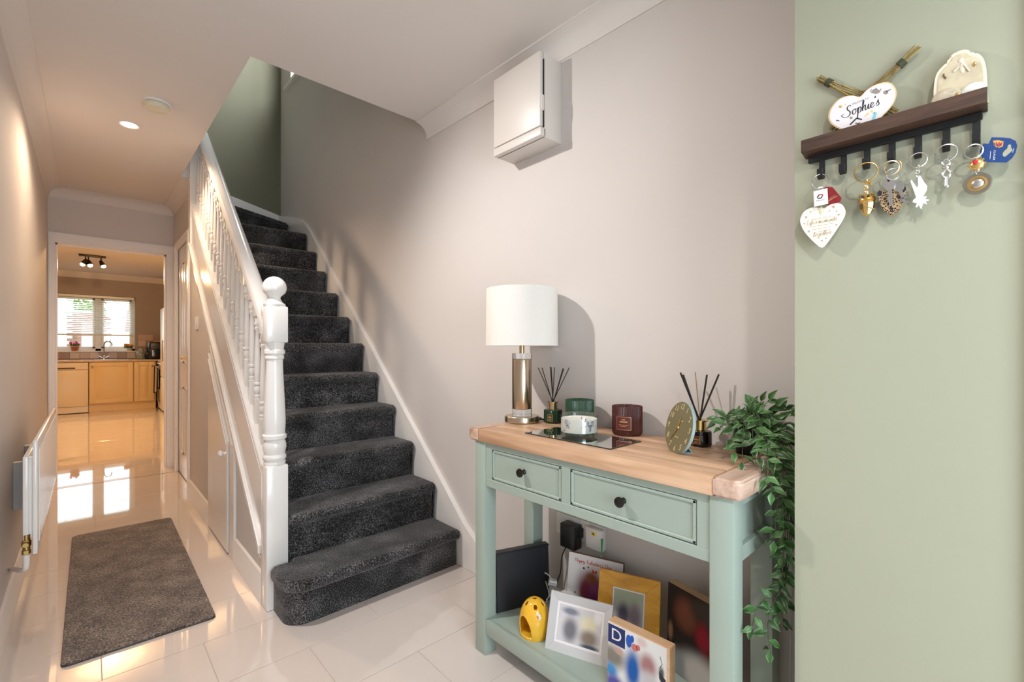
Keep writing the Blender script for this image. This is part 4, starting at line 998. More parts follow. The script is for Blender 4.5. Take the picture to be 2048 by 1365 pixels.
# cooker on the right-hand run with towels on its rail
t = thing('cooker', 'white cooker with a towel rail on the right side of the kitchen', 'cooker', (1.25, 10.42, 0))
bm = NB(); bx(bm, 0.955, 1.55, 10.12, 10.70, 0.02, 0.90, 0.008, 1); finish('body', bm, M['white_plastic'], t)
bm = NB(); bx(bm, 0.938, 0.958, 10.14, 10.68, 0.14, 0.74, 0.006, 1); dd = finish('oven_door', bm, M['black_gloss'], t)
bm = NB(); tube(bm, [(0.905, 10.17, 0.78), (0.905, 10.65, 0.78)], 0.010, 10)
for y in (10.18, 10.64): tube(bm, [(0.905, y, 0.78), (0.95, y, 0.78)], 0.008, 8)
finish('rail', bm, M['chrome'], dd)
for i in range(4):
    bm = NB(); lathe(bm, [(0.022, 0), (0.018, 0.025), (0, 0.026)], (0.955, 10.20 + 0.14 * i, 0.84), 14, (-1, 0, 0)); finish('knob', bm, M['chrome'], t)
def towel(y0, y1, zl_, m, label):
    bm = NB(); n = 8
    for side in (-1, 1):
        b = NB(); rows = []
        for j in range(7):
            zz = 0.79 - (0.79 - zl_ * (1 if side < 0 else 1.25)) * j / 6
            rows.append([b.verts.new((0.905 + side * 0.013 - (0.012 * j / 6 if side < 0 else 0) + 0.006 * sin(i * 1.6 + j * 0.2), y0 + (y1 - y0) * i / n, zz)) for i in range(n + 1)])
        for p, q_ in zip(rows, rows[1:]):
            for i in range(n): b.faces.new([p[i], p[i + 1], q_[i + 1], q_[i]])
        bmesh.ops.solidify(b, geom=list(b.faces), thickness=0.004); merge(bm, b)
    bx(bm, 0.890, 0.920, y0, y1, 0.787, 0.796, 0.003, 1)
    single('tea_towel', bm, m, label, 'towel')
towel(10.42, 10.62, 0.30, M['towel_b'], 'dark tea towel hanging from the cooker rail')
towel(10.20, 10.40, 0.34, M['towel_w'], 'beige tea towel hanging from the cooker rail')
# fridge at the right of the doorway view
t = thing('fridge', 'tall white fridge partly hidden by the kitchen door frame', 'fridge', (1.2, 9.72, 0))
bm = NB(); bx(bm, 0.955, 1.56, 9.42, 10.02, 0.03, 1.80, 0.012, 2); finish('body', bm, M['white_plastic'], t)
bm = NB(); bx(bm, 0.925, 0.953, 9.425, 10.015, 0.62, 1.80, 0.010, 2); fd = finish('door', bm, M['white_plastic'], t)
bm = NB(); tube(bm, [(0.905, 9.47, 0.9), (0.905, 9.47, 1.25)], 0.009, 8); tube(bm, [(0.905, 9.47, 0.92), (0.93, 9.47, 0.92)], 0.006, 8); tube(bm, [(0.905, 9.47, 1.23), (0.93, 9.47, 1.23)], 0.006, 8); finish('handle', bm, M['chrome'], fd)
bm = NB(); bx(bm, 0.925, 0.953, 9.425, 10.015, 0.06, 0.61, 0.010, 2); finish('door', bm, M['white_plastic'], t)
# spotlight bar on the kitchen ceiling
q = P(185, 511, 2, 2.50); t = thing('spotlight_bar', 'dark bronze ceiling light with three lit spotlights in the kitchen', 'ceiling light', (q.x, q.y, 2.50))
bm = NB(); bx(bm, q.x - 0.15, q.x + 0.15, q.y - 0.045, q.y + 0.045, 2.472, 2.502, 0.012, 2); finish('base', bm, M['bronze'], t)
for (dx, dy, tx, ty) in ((-0.075, -0.01, -0.05, -0.05), (-0.045, 0.02, 0.03, -0.06), (0.095, 0.0, 0.04, -0.06)):
    a = Vector((q.x + dx, q.y + dy, 2.47)); ax = Vector((tx, ty, -0.10)).normalized(); j = a + Vector((0, 0, -0.06))
    bm = NB(); tube(bm, [a, j], 0.008, 8); lathe(bm, [(0.018, -0.02), (0.024, 0.0), (0.036, 0.06), (0.040, 0.085)], j, 16, ax, caps=False); sp_ = finish('spot_head', bm, M['bronze'], t)
    bm = NB(); lathe(bm, [(0.0, 0.055), (0.028, 0.060), (0.030, 0.085), (0.020, 0.098), (0, 0.100)], j, 16, ax); finish('bulb', bm, M['bulb'], sp_)
    spot('kitchen_spot', j + ax * 0.125, 60, (1.0, 0.60, 0.26), 140, 0.6, 0.03, j + ax)
point('kitchen_downlight', (0.2, 7.0, 2.40), 80, (1.0, 0.60, 0.28), 0.06)  # extra lamp added out of view to warm and brighten the kitchen

# outside the kitchen window
bm = NB(); bx(bm, -9, 12, KY + 0.25, 40, -0.3, -0.1); struct('ground', bm, M['lawn'])
t = thing('brick_house', 'pale rendered house with a brick red roof beyond the right window pane', 'house', (2.4, 19, 0))
bm = NB(); bx(bm, 0.45, 6.5, 18, 22, -0.1, 1.62); finish('wall', bm, M['render'], t)
bm = NB(); prism(bm, [(17.8, 1.60), (22.3, 1.60), (20, 2.55)], YZ, 0.98, 6.7); finish('roof', bm, M['brick'], t)
bm = NB(); bx(bm, 0.95, 1.22, 17.95, 18.02, 0.9, 1.45); finish('window', bm, M['brick'], t)
t = thing('garden_wall', 'red brick garden wall beyond the left window pane', 'wall', (0.0, 17.1, 0))
br0 = None; rnd = random.Random(2); bmats = [M['brick'], pm('brick_pale', (0.36, 0.20, 0.15), 0.9)]
bm = NB(); bx(bm, -0.42, 0.40, 17.03, 17.22, -0.1, 2.08); finish('mortar', bm, M['render'], t)
bm = NB(); bx(bm, 0.003, 0.222, 0, 0.05, 0.003, 0.072, 0.003, 1); br0 = finish('brick', bm, bmats[0], None); br0.parent = t; first_b = True
for r_ in range(14):
    for c_ in range(4):
        x = -0.42 + 0.225 * c_ - (0.1125 if r_ % 2 else 0.0); z = 1.02 + 0.075 * r_
        if x < -0.45: continue
        loc = Vector((x, 17.0, z)) - OFF[t.name]
        if first_b: br0.location = loc; first_b = False
        else: clone(br0, t, loc)
bm = NB(); bx(bm, -0.46, 0.44, 16.98, 17.26, 2.08, 2.13, 0.01, 1); finish('coping', bm, M['render'], t)
t = thing('garden_tree', 'leafy green bush behind the brick wall in the left window pane', 'bush', (0.05, 20, -0.1))
bm = NB(); tube(bm, [(0.05, 20, -0.1), (0.06, 20, 1.9)], 0.08, 8, taper=0.05); finish('trunk', bm, M['bark'], t)
bm = NB(); rnd = random.Random(5)
for i in range(260):
    a = rnd.random() * 6.28; rr = 0.38 * math.sqrt(rnd.random()); zz = 1.8 + rnd.random() * 0.85
    p = Vector((0.05 + rr * cos(a), 20 + rr * sin(a), zz)); d = Vector((rnd.gauss(0, 1), rnd.gauss(0, 1), rnd.gauss(0, 1))).normalized() * 0.10; e = d.cross(Vector((rnd.gauss(0, 1), rnd.gauss(0, 1), 1))).normalized() * 0.06
    bm.faces.new([bm.verts.new(p - d), bm.verts.new(p + e), bm.verts.new(p + d), bm.verts.new(p - e)])
tag(finish('foliage', bm, M['foliage'], t), kind='stuff')
single('garden_storage_box', (lambda b: (bx(b, -0.50, 0.10, 14.6, 15.2, -0.1, 1.0, 0.02, 2), bx(b, -0.53, 0.13, 14.57, 15.23, 1.0, 1.06, 0.02, 2), b)[2])(NB()), M['bin'], 'blue grey storage box outside the kitchen window', 'storage box')

# ================================================================== ON THE CONSOLE TOP
ZT = ZT1
def sheet(bm, fn, a0, a1, b0, b1, n=1):
    rows = [[bm.verts.new(fn(a0 + (a1 - a0) * i / n, b)) for i in range(n + 1)] for b in (b0, b1)]
    for i in range(n): bm.faces.new([rows[0][i], rows[0][i + 1], rows[1][i + 1], rows[1][i]])
def around(c, r):
    """wraps (arc length, height) round a vertical cylinder; arc 0 faces the camera"""
    base = math.atan2(-c[1], -c[0])
    def fn(a, z): th = base + a / r; return Vector((c[0] + r * cos(th), c[1] + r * sin(th), z))
    return fn
# lamp
lc = (1.262, 1.298)
t = thing('table_lamp', 'table lamp with white drum shade and brushed brass column', 'lamp', (lc[0], lc[1], ZT))
bm = NB(); lathe(bm, [(0.066, 0), (0.069, 0.003), (0.069, 0.022), (0.067, 0.025), (0.0, 0.0255)], (*lc, ZT), 48); finish('base', bm, M['brushed'], t)
bm = NB(); lathe(bm, [(0.040, 0.0255), (0.040, 0.053)], (*lc, ZT), 40); finish('glass_collar', bm, M['acrylic'], t)
bm = NB(); lathe(bm, [(0.0385, 0.053), (0.0395, 0.055), (0.0395, 0.247), (0.0385, 0.249)], (*lc, ZT), 48); finish('column', bm, M['brushed'], t)
bm = NB(); lathe(bm, [(0.040, 0.249), (0.040, 0.272)], (*lc, ZT), 40); finish('glass_collar', bm, M['acrylic'], t)
bm = NB(); lathe(bm, [(0.010, 0.272), (0.010, 0.335), (0.006, 0.34)], (*lc, ZT), 24); finish('neck', bm, M['brass'], t)
bm = NB(); lathe(bm, [(0.1435, 0.302), (0.141, 0.526), (0.139, 0.526), (0.1415, 0.302), (0.1435, 0.302)], (*lc, ZT), 64, caps=False); sh_ = finish('shade', bm, M['shade'], t)
bm = NB()
for a in (0, 2.09, 4.19): tube(bm, [(*lc, ZT + 0.335), (lc[0] + 0.1405 * cos(a), lc[1] + 0.1405 * sin(a), ZT + 0.335)], 0.002, 6)
ring(bm, (*lc, ZT + 0.335), 0.014, 0.003, (0, 0, 1)); finish('shade_ring', bm, M['silver'], sh_)
bm = NB(); tube(bm, spline([(lc[0] + 0.052, lc[1] - 0.045, ZT + 0.012), (1.322, 1.245, ZT + 0.010), (1.345, 1.235, ZT + 0.004), (1.378, 1.22, ZT + 0.003), (1.388, 1.20, ZT - 0.02), (1.395, 1.19, 0.60), (1.398, 1.185, 0.47)]), 0.003, 8); finish('cable', bm, M['black'], t)
bm = NB(); tube(bm, [(lc[0] + 0.046, lc[1] - 0.040, ZT + 0.012), (lc[0] + 0.058, lc[1] - 0.051, ZT + 0.012)], 0.006, 10); finish('cable_grip', bm, M['black'], t)

def label_patch(parent, c, r, a, hw_, z0, z1, mat, lines):
    fn = around(c, r + 0.0009)
    bm = NB(); sheet(bm, fn, a - hw_, a + hw_, z0, z1, 6); lb = finish('label', bm, mat, parent)
    fn = around(c, r + 0.0013); bm = NB(); e = 0.0012
    for (p0, p1, q0, q1) in ((a - hw_ + .001, a + hw_ - .001, z0 + .001, z0 + .001 + e), (a - hw_ + .001, a + hw_ - .001, z1 - .001 - e, z1 - .001), (a - hw_ + .001, a - hw_ + .001 + e, z0 + .001, z1 - .001), (a + hw_ - .001 - e, a + hw_ - .001, z0 + .001, z1 - .001)):
        sheet(bm, fn, p0, p1, q0, q1, 6)
    for (fz_, hw2, th) in lines: sheet(bm, fn, a - hw2, a + hw2, z0 + (z1 - z0) * fz_ - th / 2, z0 + (z1 - z0) * fz_ + th / 2, 4)
    finish('gold_print', bm, M['gold_ink'], lb)
def diffuser(name, label, c, r, h, glass, capr, caph, tips, reed_r, lab_mat, laba, labw, oval=1.0):
    t = thing(name, label, 'reed diffuser', (*c, ZT))
    bm = NB(); lathe(bm, [(r * 0.9, 0), (r, 0.004), (r, h - 0.006), (r * 0.96, h - 0.001), (capr * 1.05, h + 0.002)], (*c, ZT), 96, rib=(48, 0.012) if oval == 1 else None); finish('bottle', bm, glass, t)
    bm = NB(); lathe(bm, [(capr, h + 0.001), (capr, h + caph), (capr * 1.28, h + caph + 0.001), (capr * 1.28, h + caph + 0.005), (capr * 0.4, h + caph + 0.005), (capr * 0.4, h + caph - 0.004)], (*c, ZT), 36); finish('collar', bm, M['brass'] if oval == 1 else M['gold'], t)
    label_patch(t, c, r, laba, labw, ZT + h * 0.18, ZT + h * 0.72, lab_mat, ((0.72, labw * 0.4, 0.002), (0.55, labw * 0.65, 0.003), (0.3, labw * 0.5, 0.0015), (0.2, labw * 0.5, 0.0012)))
    top = Vector((*c, ZT + h + caph))
    dd = (top - CO).dot(FW)
    for i, (u, v, dz, pale) in enumerate(tips):
        tip = D(u, v, dd + dz); ax = (tip - top).normalized(); foot = top - ax * 0.03 + Vector((0.002 * cos(i * 2.1), 0.002 * sin(i * 2.1), 0))
        bm = NB(); tube(bm, [foot, tip], reed_r * (0.55 if pale else 1), 7); finish('reed', bm, M['reed_pale'] if pale else M['reed'], t)
    return t
diffuser('reed_diffuser', 'dark green ribbed glass reed diffuser beside the lamp', (1.337, 1.200), 0.0355, 0.052, M['green_dark'], 0.0172, 0.026,
         [(1076.4, 736, 0, 0), (1084, 736, .01, 0), (1100.5, 734, -.02, 0), (1102.5, 735, .02, 0), (1109, 735, 0, 0), (1126, 737, 0.02, 0), (1127.5, 738, -.02, 0), (1138.4, 736, 0, 0)], 0.0017, M['green_label'], -0.012, 0.0115)
diffuser('reed_diffuser', 'black glass reed diffuser with a plum label behind the clock', (1.342, 0.616), 0.0335, 0.046, M['black_gloss'], 0.0188, 0.026,
         [(1361, 746, -.02, 0), (1366.5, 750, .05, 0), (1390.5, 745, .03, 1), (1414, 750, 0, 0), (1438, 749, -.01, 0)], 0.0027, M['plum'], -0.010, 0.012, oval=1.2)
def ribbed_candle(name, label, c, r, h, glass, wax, lab=None):
    t = thing(name, label, 'candle', (*c, ZT))
    bm = NB(); pr = [(0.0, 0.0), (r * 0.88, 0.0), (r * 0.97, 0.006), (r, 0.014), (r, h - 0.004), (r * 0.985, h), (r * 0.94, h - 0.003), (r * 0.93, h * 0.72), (r * 0.92, 0.02), (0, 0.018)]
    lathe(bm, pr, (*c, ZT), 192, rib=(64, 0.02)); finish('glass', bm, glass, t, 60)
    bm = NB(); lathe(bm, [(r * 0.90, 0.0195), (r * 0.90, h * 0.70), (r * 0.4, h * 0.695), (0, h * 0.695)], (*c, ZT), 40); wx = finish('wax', bm, wax, t)
    bm = NB(); tube(bm, [(*c, ZT + h * 0.69), (c[0] + 0.001, c[1], ZT + h * 0.69 + 0.010)], 0.0012, 6); finish('wick', bm, M['ink'], wx)
    if lab: label_patch(t, c, r * 1.012, -0.012, 0.026, ZT + 0.021, ZT + 0.066, M['plum'], ((0.78, 0.006, 0.004), (0.62, 0.013, 0.005), (0.38, 0.016, 0.0018), (0.28, 0.010, 0.0012)))
ribbed_candle('candle_jar', 'ribbed green glass candle jar behind the white candle', (1.330, 1.062), 0.0515, 0.102, M['green_glass'], M['green_in'])
ribbed_candle('candle_jar', 'ribbed plum glass candle jar with a plum label', (1.336, 0.863), 0.0495, 0.097, M['red_glass'], M['red_in'], True)
# mirror tray
t = thing('mirror_tray', 'rectangular mirror tray lying on the oak top', 'tray', (1.174, 0.936, ZT))
bm = NB(); bx(bm, 1.093, 1.256, 0.761, 1.111, ZT, ZT + 0.0032, 0.0008, 1); finish('edge', bm, M['mirror_edge'], t)
bm = NB(); bx(bm, 1.0945, 1.2545, 0.7625, 1.1095, ZT + 0.0025, ZT + 0.0036); finish('mirror_face', bm, M['mirror'], t)
# white candle in printed glass
c = (1.193, 0.955); r = 0.0625; zb_ = ZT + 0.0036; h = 0.070
t = thing('candle_bowl', 'white candle in a clear glass printed with blue sprigs on the mirror tray', 'candle', (*c, zb_))
bm = NB(); lathe(bm, [(0, 0), (r - 0.003, 0), (r, 0.004), (r, h - 0.002), (r - 0.0015, h), (r - 0.003, h - 0.002), (r - 0.003, 0.013), (0, 0.013)], (*c, zb_), 64); finish('glass', bm, M['clear'], t, 50)
bm = NB(); lathe(bm, [(0, 0.0135), (r - 0.0035, 0.0135), (r - 0.0035, h - 0.014), (r - 0.012, h - 0.017), (0, h - 0.017)], (*c, zb_), 64); wx = finish('wax', bm, M['wax'], t, 50)
bm = NB(); tube(bm, [(c[0], c[1] - 0.01, zb_ + h - 0.018), (c[0], c[1] - 0.012, zb_ + h - 0.008)], 0.0014, 6); finish('wick', bm, M['red_ink'], wx)
fn = around(c, r + 0.0006); bm = NB(); rnd = random.Random(11)
def sprig(a0, z0, n, s_):
    for i in range(n):
        a, z = a0 + rnd.uniform(-1, 1) * s_, z0 + rnd.uniform(-1, 1) * s_ * 1.1; an = rnd.random() * 6.28; l = 0.0032; w_ = 0.0011
        ca, sa = cos(an), sin(an)
        q4 = [(-l, 0), (0, -w_), (l, 0), (0, w_)]
        bm.faces.new([bm.verts.new(fn(a + x * ca - y * sa, z + x * sa + y * ca)) for x, y in q4])
sprig(-0.040, zb_ + 0.038, 16, 0.008); sprig(-0.046, zb_ + 0.052, 8, 0.005); sprig(0.036, zb_ + 0.042, 18, 0.008); sprig(0.048, zb_ + 0.044, 14, 0.007); sprig(0.018, zb_ + 0.057, 7, 0.005); sprig(0.038, zb_ + 0.028, 8, 0.005); sprig(-0.055, zb_ + 0.022, 4, 0.004)
finish('printed_sprigs', bm, pm('sprig_ink', (0.10, 0.12, 0.20), 0.5), t)

# clock
cc = D(1357, 855.5, 1.275); az, ti = rad(306), rad(12)
n_ = Vector((sin(az) * cos(ti), cos(az) * cos(ti), sin(ti))); up = (Vector((0, 0, 1)) - n_ * n_.z).normalized(); rt = up.cross(n_).normalized(); R_ = 0.0735
t = thing('mantel_clock', 'olive green disc clock with gold numerals leaning on a foot on the console', 'clock', (cc.x, cc.y, ZT))
cf = lambda a, b, d: cc + rt * a + up * b - n_ * d
bm = NB(); lathe(bm, [(0, 0), (R_ - 0.0015, 0), (R_, -0.0015), (R_, -0.0085), (0, -0.0085)], cc - n_ * 0.0002, 64, n_); finish('body', bm, M['pale_blue'], t)
bm = NB(); lathe(bm, [(0, 0.0004), (R_ - 0.0008, 0.0004), (R_ - 0.0008, -0.001), (0, -0.001)], cc, 64, n_); face = finish('face', bm, M['clock_face'], t)
for hnum in range(1, 13):
    a = rad(90 - hnum * 30); rr = R_ * 0.80
    bm = block_text(str(hnum), 0.0225, lambda x, y, d, a=a, rr=rr: cf(rr * cos(a) + x, rr * sin(a) + y, -0.0008 - d), 0, shear=0.25, thick=0.0001); finish('numeral', bm, M['clock_ink'], face)
for (hour, L_, w_) in ((12.35, 0.034, 0.0032), (7.25, 0.050, 0.0022)):
    a = rad(90 - hour * 30); e = Vector((cos(a), sin(a))); p_ = Vector((-e.y, e.x)); bm = NB()
    prism(bm, [tuple(e * -0.006 + p_ * w_ * .6), tuple(e * -0.006 - p_ * w_ * .6), tuple(e * L_ * .7 - p_ * w_), tuple(e * L_), tuple(e * L_ * .7 + p_ * w_)], cf, -0.0022, -0.0015); finish('hand', bm, M['gold'], face)
bm = NB(); lathe(bm, [(0.005, 0), (0.004, 0.003), (0, 0.0035)], cc + n_ * 0.001, 16, n_); finish('hand_boss', bm, M['gold'], face)
bm = block_text('CLOCKS', 0.0052, lambda x, y, d: cf(x + 0.002, y - 0.026, -0.0007 - d), 0, thick=0.0001) if False else NB()
for (x0, x1, y_) in ((-0.010, 0.010, -0.027), (0.010, 0.020, 0.020)): sheet(bm, lambda a, b: cf(a, b, -0.0008), x0, x1, y_ - 0.001, y_ + 0.001)
finish('small_print', bm, M['clock_ink'], face)
fb = cc - up * (R_ - 0.004); back = Vector((-n_.x, -n_.y, 0)).normalized()
bm = NB(); q0 = Vector((fb.x, fb.y, ZT))
pts = [q0 - rt * 0.014 + back * 0.004, q0 + rt * 0.014 + back * 0.004, q0 + rt * 0.026 + back * 0.046, q0 - rt * 0.026 + back * 0.046]
bm_pts = [Vector((p.x, p.y, ZT + 0.0003)) for p in pts] + [Vector((p.x, p.y, ZT + 0.0025)) for p in pts]
hexa(bm, bm_pts)
b1, b2 = q0 + back * 0.044, cc - n_ * 0.009 - up * 0.03
hexa(bm, [b1 - rt * 0.020 + Vector((0, 0, .001)), b1 + rt * 0.020 + Vector((0, 0, .001)), b1 + rt * 0.020 + back * 0.003 + Vector((0, 0, .001)), b1 - rt * 0.020 + back * 0.003 + Vector((0, 0, .001)),
          b2 - rt * 0.008, b2 + rt * 0.008, b2 + rt * 0.008 - n_ * 0.003, b2 - rt * 0.008 - n_ * 0.003])
finish('foot', bm, M['pale_blue'], t)

# ------------------------------------------------------------------ trailing plant
pc = Vector((1.333, 0.478, ZT))
pt = thing('trailing_plant', 'trailing variegated plant in a black pot at the near end of the console', 'plant', pc)
bm = NB(); lathe(bm, [(0, 0), (0.027, 0), (0.029, 0.003), (0.0345, 0.074), (0.036, 0.076), (0.036, 0.084), (0.033, 0.084), (0.031, 0.072), (0, 0.071)], pc, 32); finish('pot', bm, M['pot'], pt)
# one leaf: blade folded along its midrib, drooping to a point; x across, y along
bm = NB(); NL = 8; rows = []
for i in range(NL + 1):
    s_ = i / NL; wd = 0.0079 * ((s_ / 0.38) ** 0.75 if s_ < 0.38 else (1 - ((s_ - 0.38) / 0.62) ** 1.35)) * (1 if 0 < s_ < 1 else 0); y = 0.034 * s_; z = 0.004 * sin(pi * s_ * 0.9) - 0.004 * s_ * s_
    if i in (0, NL): rows.append([bm.verts.new((0, y, z))])
    else: rows.append([bm.verts.new((x * wd, y, z + 0.0022 * abs(x) ** 1.5)) for x in (-1, -0.5, 0, 0.5, 1)])
for p, q in zip(rows, rows[1:]):
    if len(p) == 1:
        for k_ in range(4): bm.faces.new([p[0], q[k_], q[k_ + 1]])
    elif len(q) == 1:
        for k_ in range(4): bm.faces.new([p[k_], q[0], p[k_ + 1]])
    else:
        for k_ in range(4): bm.faces.new([p[k_], q[k_], q[k_ + 1], p[k_ + 1]])
lm = bpy.data.meshes.new('leaf'); bm.to_mesh(lm); bm.free(); lm.materials.append(M['leaf'])
lm.polygons.foreach_set('use_smooth', [True] * len(lm.polygons))
rnd = random.Random(21); n_leaf = 0
TOCAM = lambda p: (CO - p).normalized()
def put_leaf(p, dirv, size, face):
    global n_leaf
    y = dirv.normalized(); z = (face - y * face.dot(y)); z = z.normalized() if z.length > 1e-4 else Vector((0, 0, 1)); x = y.cross(z)
    o = bpy.data.objects.new('leaf', lm); col.objects.link(o); o.parent = pt
    m = Matrix((x, y, z)).transposed().to_4x4(); o.matrix_local = Matrix.Translation(p - pc) @ m @ Matrix.Scale(size, 4); n_leaf += 1
stem_bm = NB()
def stem(pts, gap=0.016, size=(0.9, 1.3), start=0.25, r0=0.0016):
    pts = spline([Vector(p) for p in pts], 10); tube(stem_bm, pts, r0, 5, taper=0.0007)
    acc = 0; side = 1; L_ = sum((b - a).length for a, b in zip(pts, pts[1:])); run = 0
    for a, b in zip(pts, pts[1:]):
        seg = (b - a).length; run += seg; acc += seg
        if acc > gap and run > start * L_ and seg > 0:
            acc = 0; d = (b - a).normalized(); f = (TOCAM(b) * 0.9 + Vector((rnd.gauss(0, .5), rnd.gauss(0, .5), 0.6 + rnd.gauss(0, .3)))).normalized()
            sd = d.cross(f).normalized() * side; side = -side
            put_leaf(b, d * 0.55 + sd * (0.8 + 0.3 * rnd.random()) + Vector((0, 0, rnd.uniform(-.3, .25))), rnd.uniform(*size), f)
    put_leaf(pts[-1], pts[-1] - pts[-3], rnd.uniform(*size), (TOCAM(pts[-1]) + Vector((0, 0, .5))).normalized())
root = pc + Vector((0, 0, 0.076))
def to(u, v, d): return D(u, v, d)
def shoot(u, v, d, lift=0.03, **kw):
    tip = to(u, v, d); mid = root.lerp(tip, 0.5) + Vector((0, 0, lift)); q = root + Vector((rnd.uniform(-.015, .015), rnd.uniform(-.015, .015), 0)); stem([q, mid, tip], **kw)
for (u, v, d, l) in ((1450, 838, 1.22, .02), (1440, 857, 1.18, .02), (1432, 845, 1.25, .03), (1462, 880, 1.17, .03), (1470, 905, 1.14, .05), (1484, 925, 1.10, .06), (1505, 812, 1.25, .01), (1522, 803, 1.23, .0), (1538, 800, 1.20, .0), (1552, 812, 1.18, .0),
                     (1570, 820, 1.17, .01), (1585, 832, 1.15, .01), (1500, 832, 1.17, .02), (1480, 822, 1.27, .02), (1515, 870, 1.13, .05), (1530, 892, 1.10, .06), (1548, 868, 1.12, .04), (1560, 895, 1.10, .05), (1580, 868, 1.13, .04), (1520, 915, 1.08, .07),
                     (1545, 850, 1.19, .03), (1495, 862, 1.16, .05), (1508, 896, 1.12, .06), (1568, 850, 1.15, .03), (1540, 920, 1.07, .07), (1475, 858, 1.21, .03), (1588, 905, 1.11, .05), (1530, 840, 1.15, .03)):
    shoot(u, v, d, l, gap=0.027)
# long trails over the near end of the table
def trail(pix, gap=0.0175, size=(0.85, 1.2)):
    pts = [root + Vector((0.0, -0.01, 0.0)), root + Vector((-0.02, -0.05, 0.03))] + [D(u, v, d) for (u, v, d) in pix]
    stem(pts, gap, size, 0.18, 0.0017)
trail([(1556, 880, 1.10), (1560, 960, 1.06), (1553, 1030, 1.05), (1548, 1082, 1.05)])
trail([(1565, 890, 1.09), (1574, 970, 1.06), (1572, 1060, 1.06), (1566, 1110, 1.06)])
trail([(1568, 900, 1.09), (1581, 1000, 1.07), (1577, 1100, 1.07), (1566, 1160, 1.06), (1556, 1230, 1.05)], 0.020)
trail([(1560, 900, 1.08), (1566, 1010, 1.05), (1567, 1110, 1.05), (1560, 1180, 1.05), (1548, 1205, 1.04), (1536, 1245, 1.03), (1538, 1300, 1.03)], 0.020)
trail([(1572, 905, 1.08), (1576, 1030, 1.06), (1572, 1140, 1.06), (1562, 1190, 1.05), (1528, 1200, 1.04), (1512, 1225, 1.03), (1504, 1255, 1.03)], 0.021)
trail([(1550, 900, 1.07), (1545, 950, 1.05), (1543, 985, 1.04)])
trail([(1582, 895, 1.10), (1588, 960, 1.08), (1587, 1040, 1.07)])
trail([(1535, 905, 1.06), (1536, 945, 1.04), (1530, 962, 1.03)])
trail([(1575, 900, 1.09), (1583, 980, 1.07), (1582, 1080, 1.07), (1574, 1150, 1.06), (1562, 1215, 1.05), (1567, 1240, 1.05)], 0.021)
tag(finish('stems', stem_bm, M['stem'], pt), kind='stuff')

# ================================================================== ON THE LOWER SHELF
def panel_frame(BL, BR, lean):
    """local frame of something standing on the shelf and leaning back: fn(a along the foot, b up the face, d back from the face)"""
    BL, BR = Vector(BL), Vector(BR); ex_ = (BR - BL).normalized(); bk = Vector((0, 0, 1)).cross(ex_).normalized()   # back = away from the hall
    upv = Vector((0, 0, 1)) * cos(lean) + bk * sin(lean); nb = bk * cos(lean) - Vector((0, 0, 1)) * sin(lean)
    lift = Vector((0, 0, 0))
    return (lambda a, b, d: BL + lift + ex_ * a + upv * b + nb * d), (BR - BL).length
def box_on(bm, fn, a0, a1, b0, b1, d0, d1, bev=0.0):
    hexa(bm, [fn(a0, b0, d0), fn(a1, b0, d0), fn(a1, b0, d1), fn(a0, b0, d1), fn(a0, b1, d0), fn(a1, b1, d0), fn(a1, b1, d1), fn(a0, b1, d1)], bev, 2)
# black leatherette box at the far end
t = thing('storage_box', 'black leatherette box standing upright at the far end of the lower shelf', 'box', (1.20, 1.245, SZ))
bm = NB(); fn, W_ = panel_frame((1.096, 1.262, SZ), (1.308, 1.188, SZ), rad(3)); box_on(bm, fn, 0, W_, 0, 0.214, 0, 0.030, 0.005); finish('body', bm, M['leatherette'], t)
bm = NB(); box_on(bm, fn, -0.002, W_ + 0.002, 0.207, 0.218, -0.002, 0.033, 0.004); finish('lid', bm, M['leatherette'], t)

# white valentine panel against the wall
BLv, BRv = (1.262, 1.075, SZ), (1.322, 0.880, SZ)
fn, W_ = panel_frame(BLv, BRv, rad(9)); H_ = 0.232
t = thing('valentine_panel', 'white panel with red valentine lettering leaning at the back of the lower shelf', 'picture', (1.292, 0.975, SZ))
bm = NB(); box_on(bm, fn, 0, W_, 0, H_, 0.002, 0.016, 0.001); finish('board', bm, M['dark_wood'], t)
pmat = blur_print('valentine_photo', (0.74, 0.73, 0.74), [(0.42, 0.52, 0.27, 0.30, (0.16, 0.035, 0.06)), (0.56, 0.50, 0.17, 0.22, (0.22, 0.05, 0.18)), (0.44, 0.68, 0.12, 0.10, (0.22, 0.07, 0.03)), (0.50, 0.36, 0.12, 0.14, (0.15, 0.02, 0.11)), (0.33, 0.46, 0.10, 0.16, (0.15, 0.02, 0.05))])
bm = NB(); slab_uv(bm, fn, 0.0015, W_ - 0.0015, 0.0015, H_ - 0.0015, 0.0005, 0.0021); pr_ = finish('print', bm, pmat, t)
bm = NB(); cursive(bm, "Happy Valentine's Day", 0.0064, lambda a, b, d: fn(W_ * 0.46 + a, H_ * 0.875 + b, d), -0.0002, pen=0.17); finish('lettering', bm, M['red_ink'], pr_)
bm = NB()
for (a, b, s_) in ((.30, .80, .004), (.38, .83, .003), (.80, .80, .004), (.16, .42, .003), (.85, .62, .003)): prism(bm, [(W_ * a + s_ * cos(k_), H_ * b + s_ * sin(k_)) for k_ in (0, 1.05, 2.1, 3.14, 4.2, 5.2)], fn, -0.0003, 0.0004)
finish('dots', bm, M['ink'], pr_)
bm = NB(); ca, cb = W_ * 0.50, H_ * 0.785
for s_ in (-1, 1): prism(bm, [(ca, cb), (ca + s_ * 0.008, cb + 0.006), (ca + s_ * 0.009, cb - 0.003), (ca + s_ * .003, cb - .008)], fn, -0.0004, 0.0004)
finish('red_bow', bm, M['red_ink'], pr_)

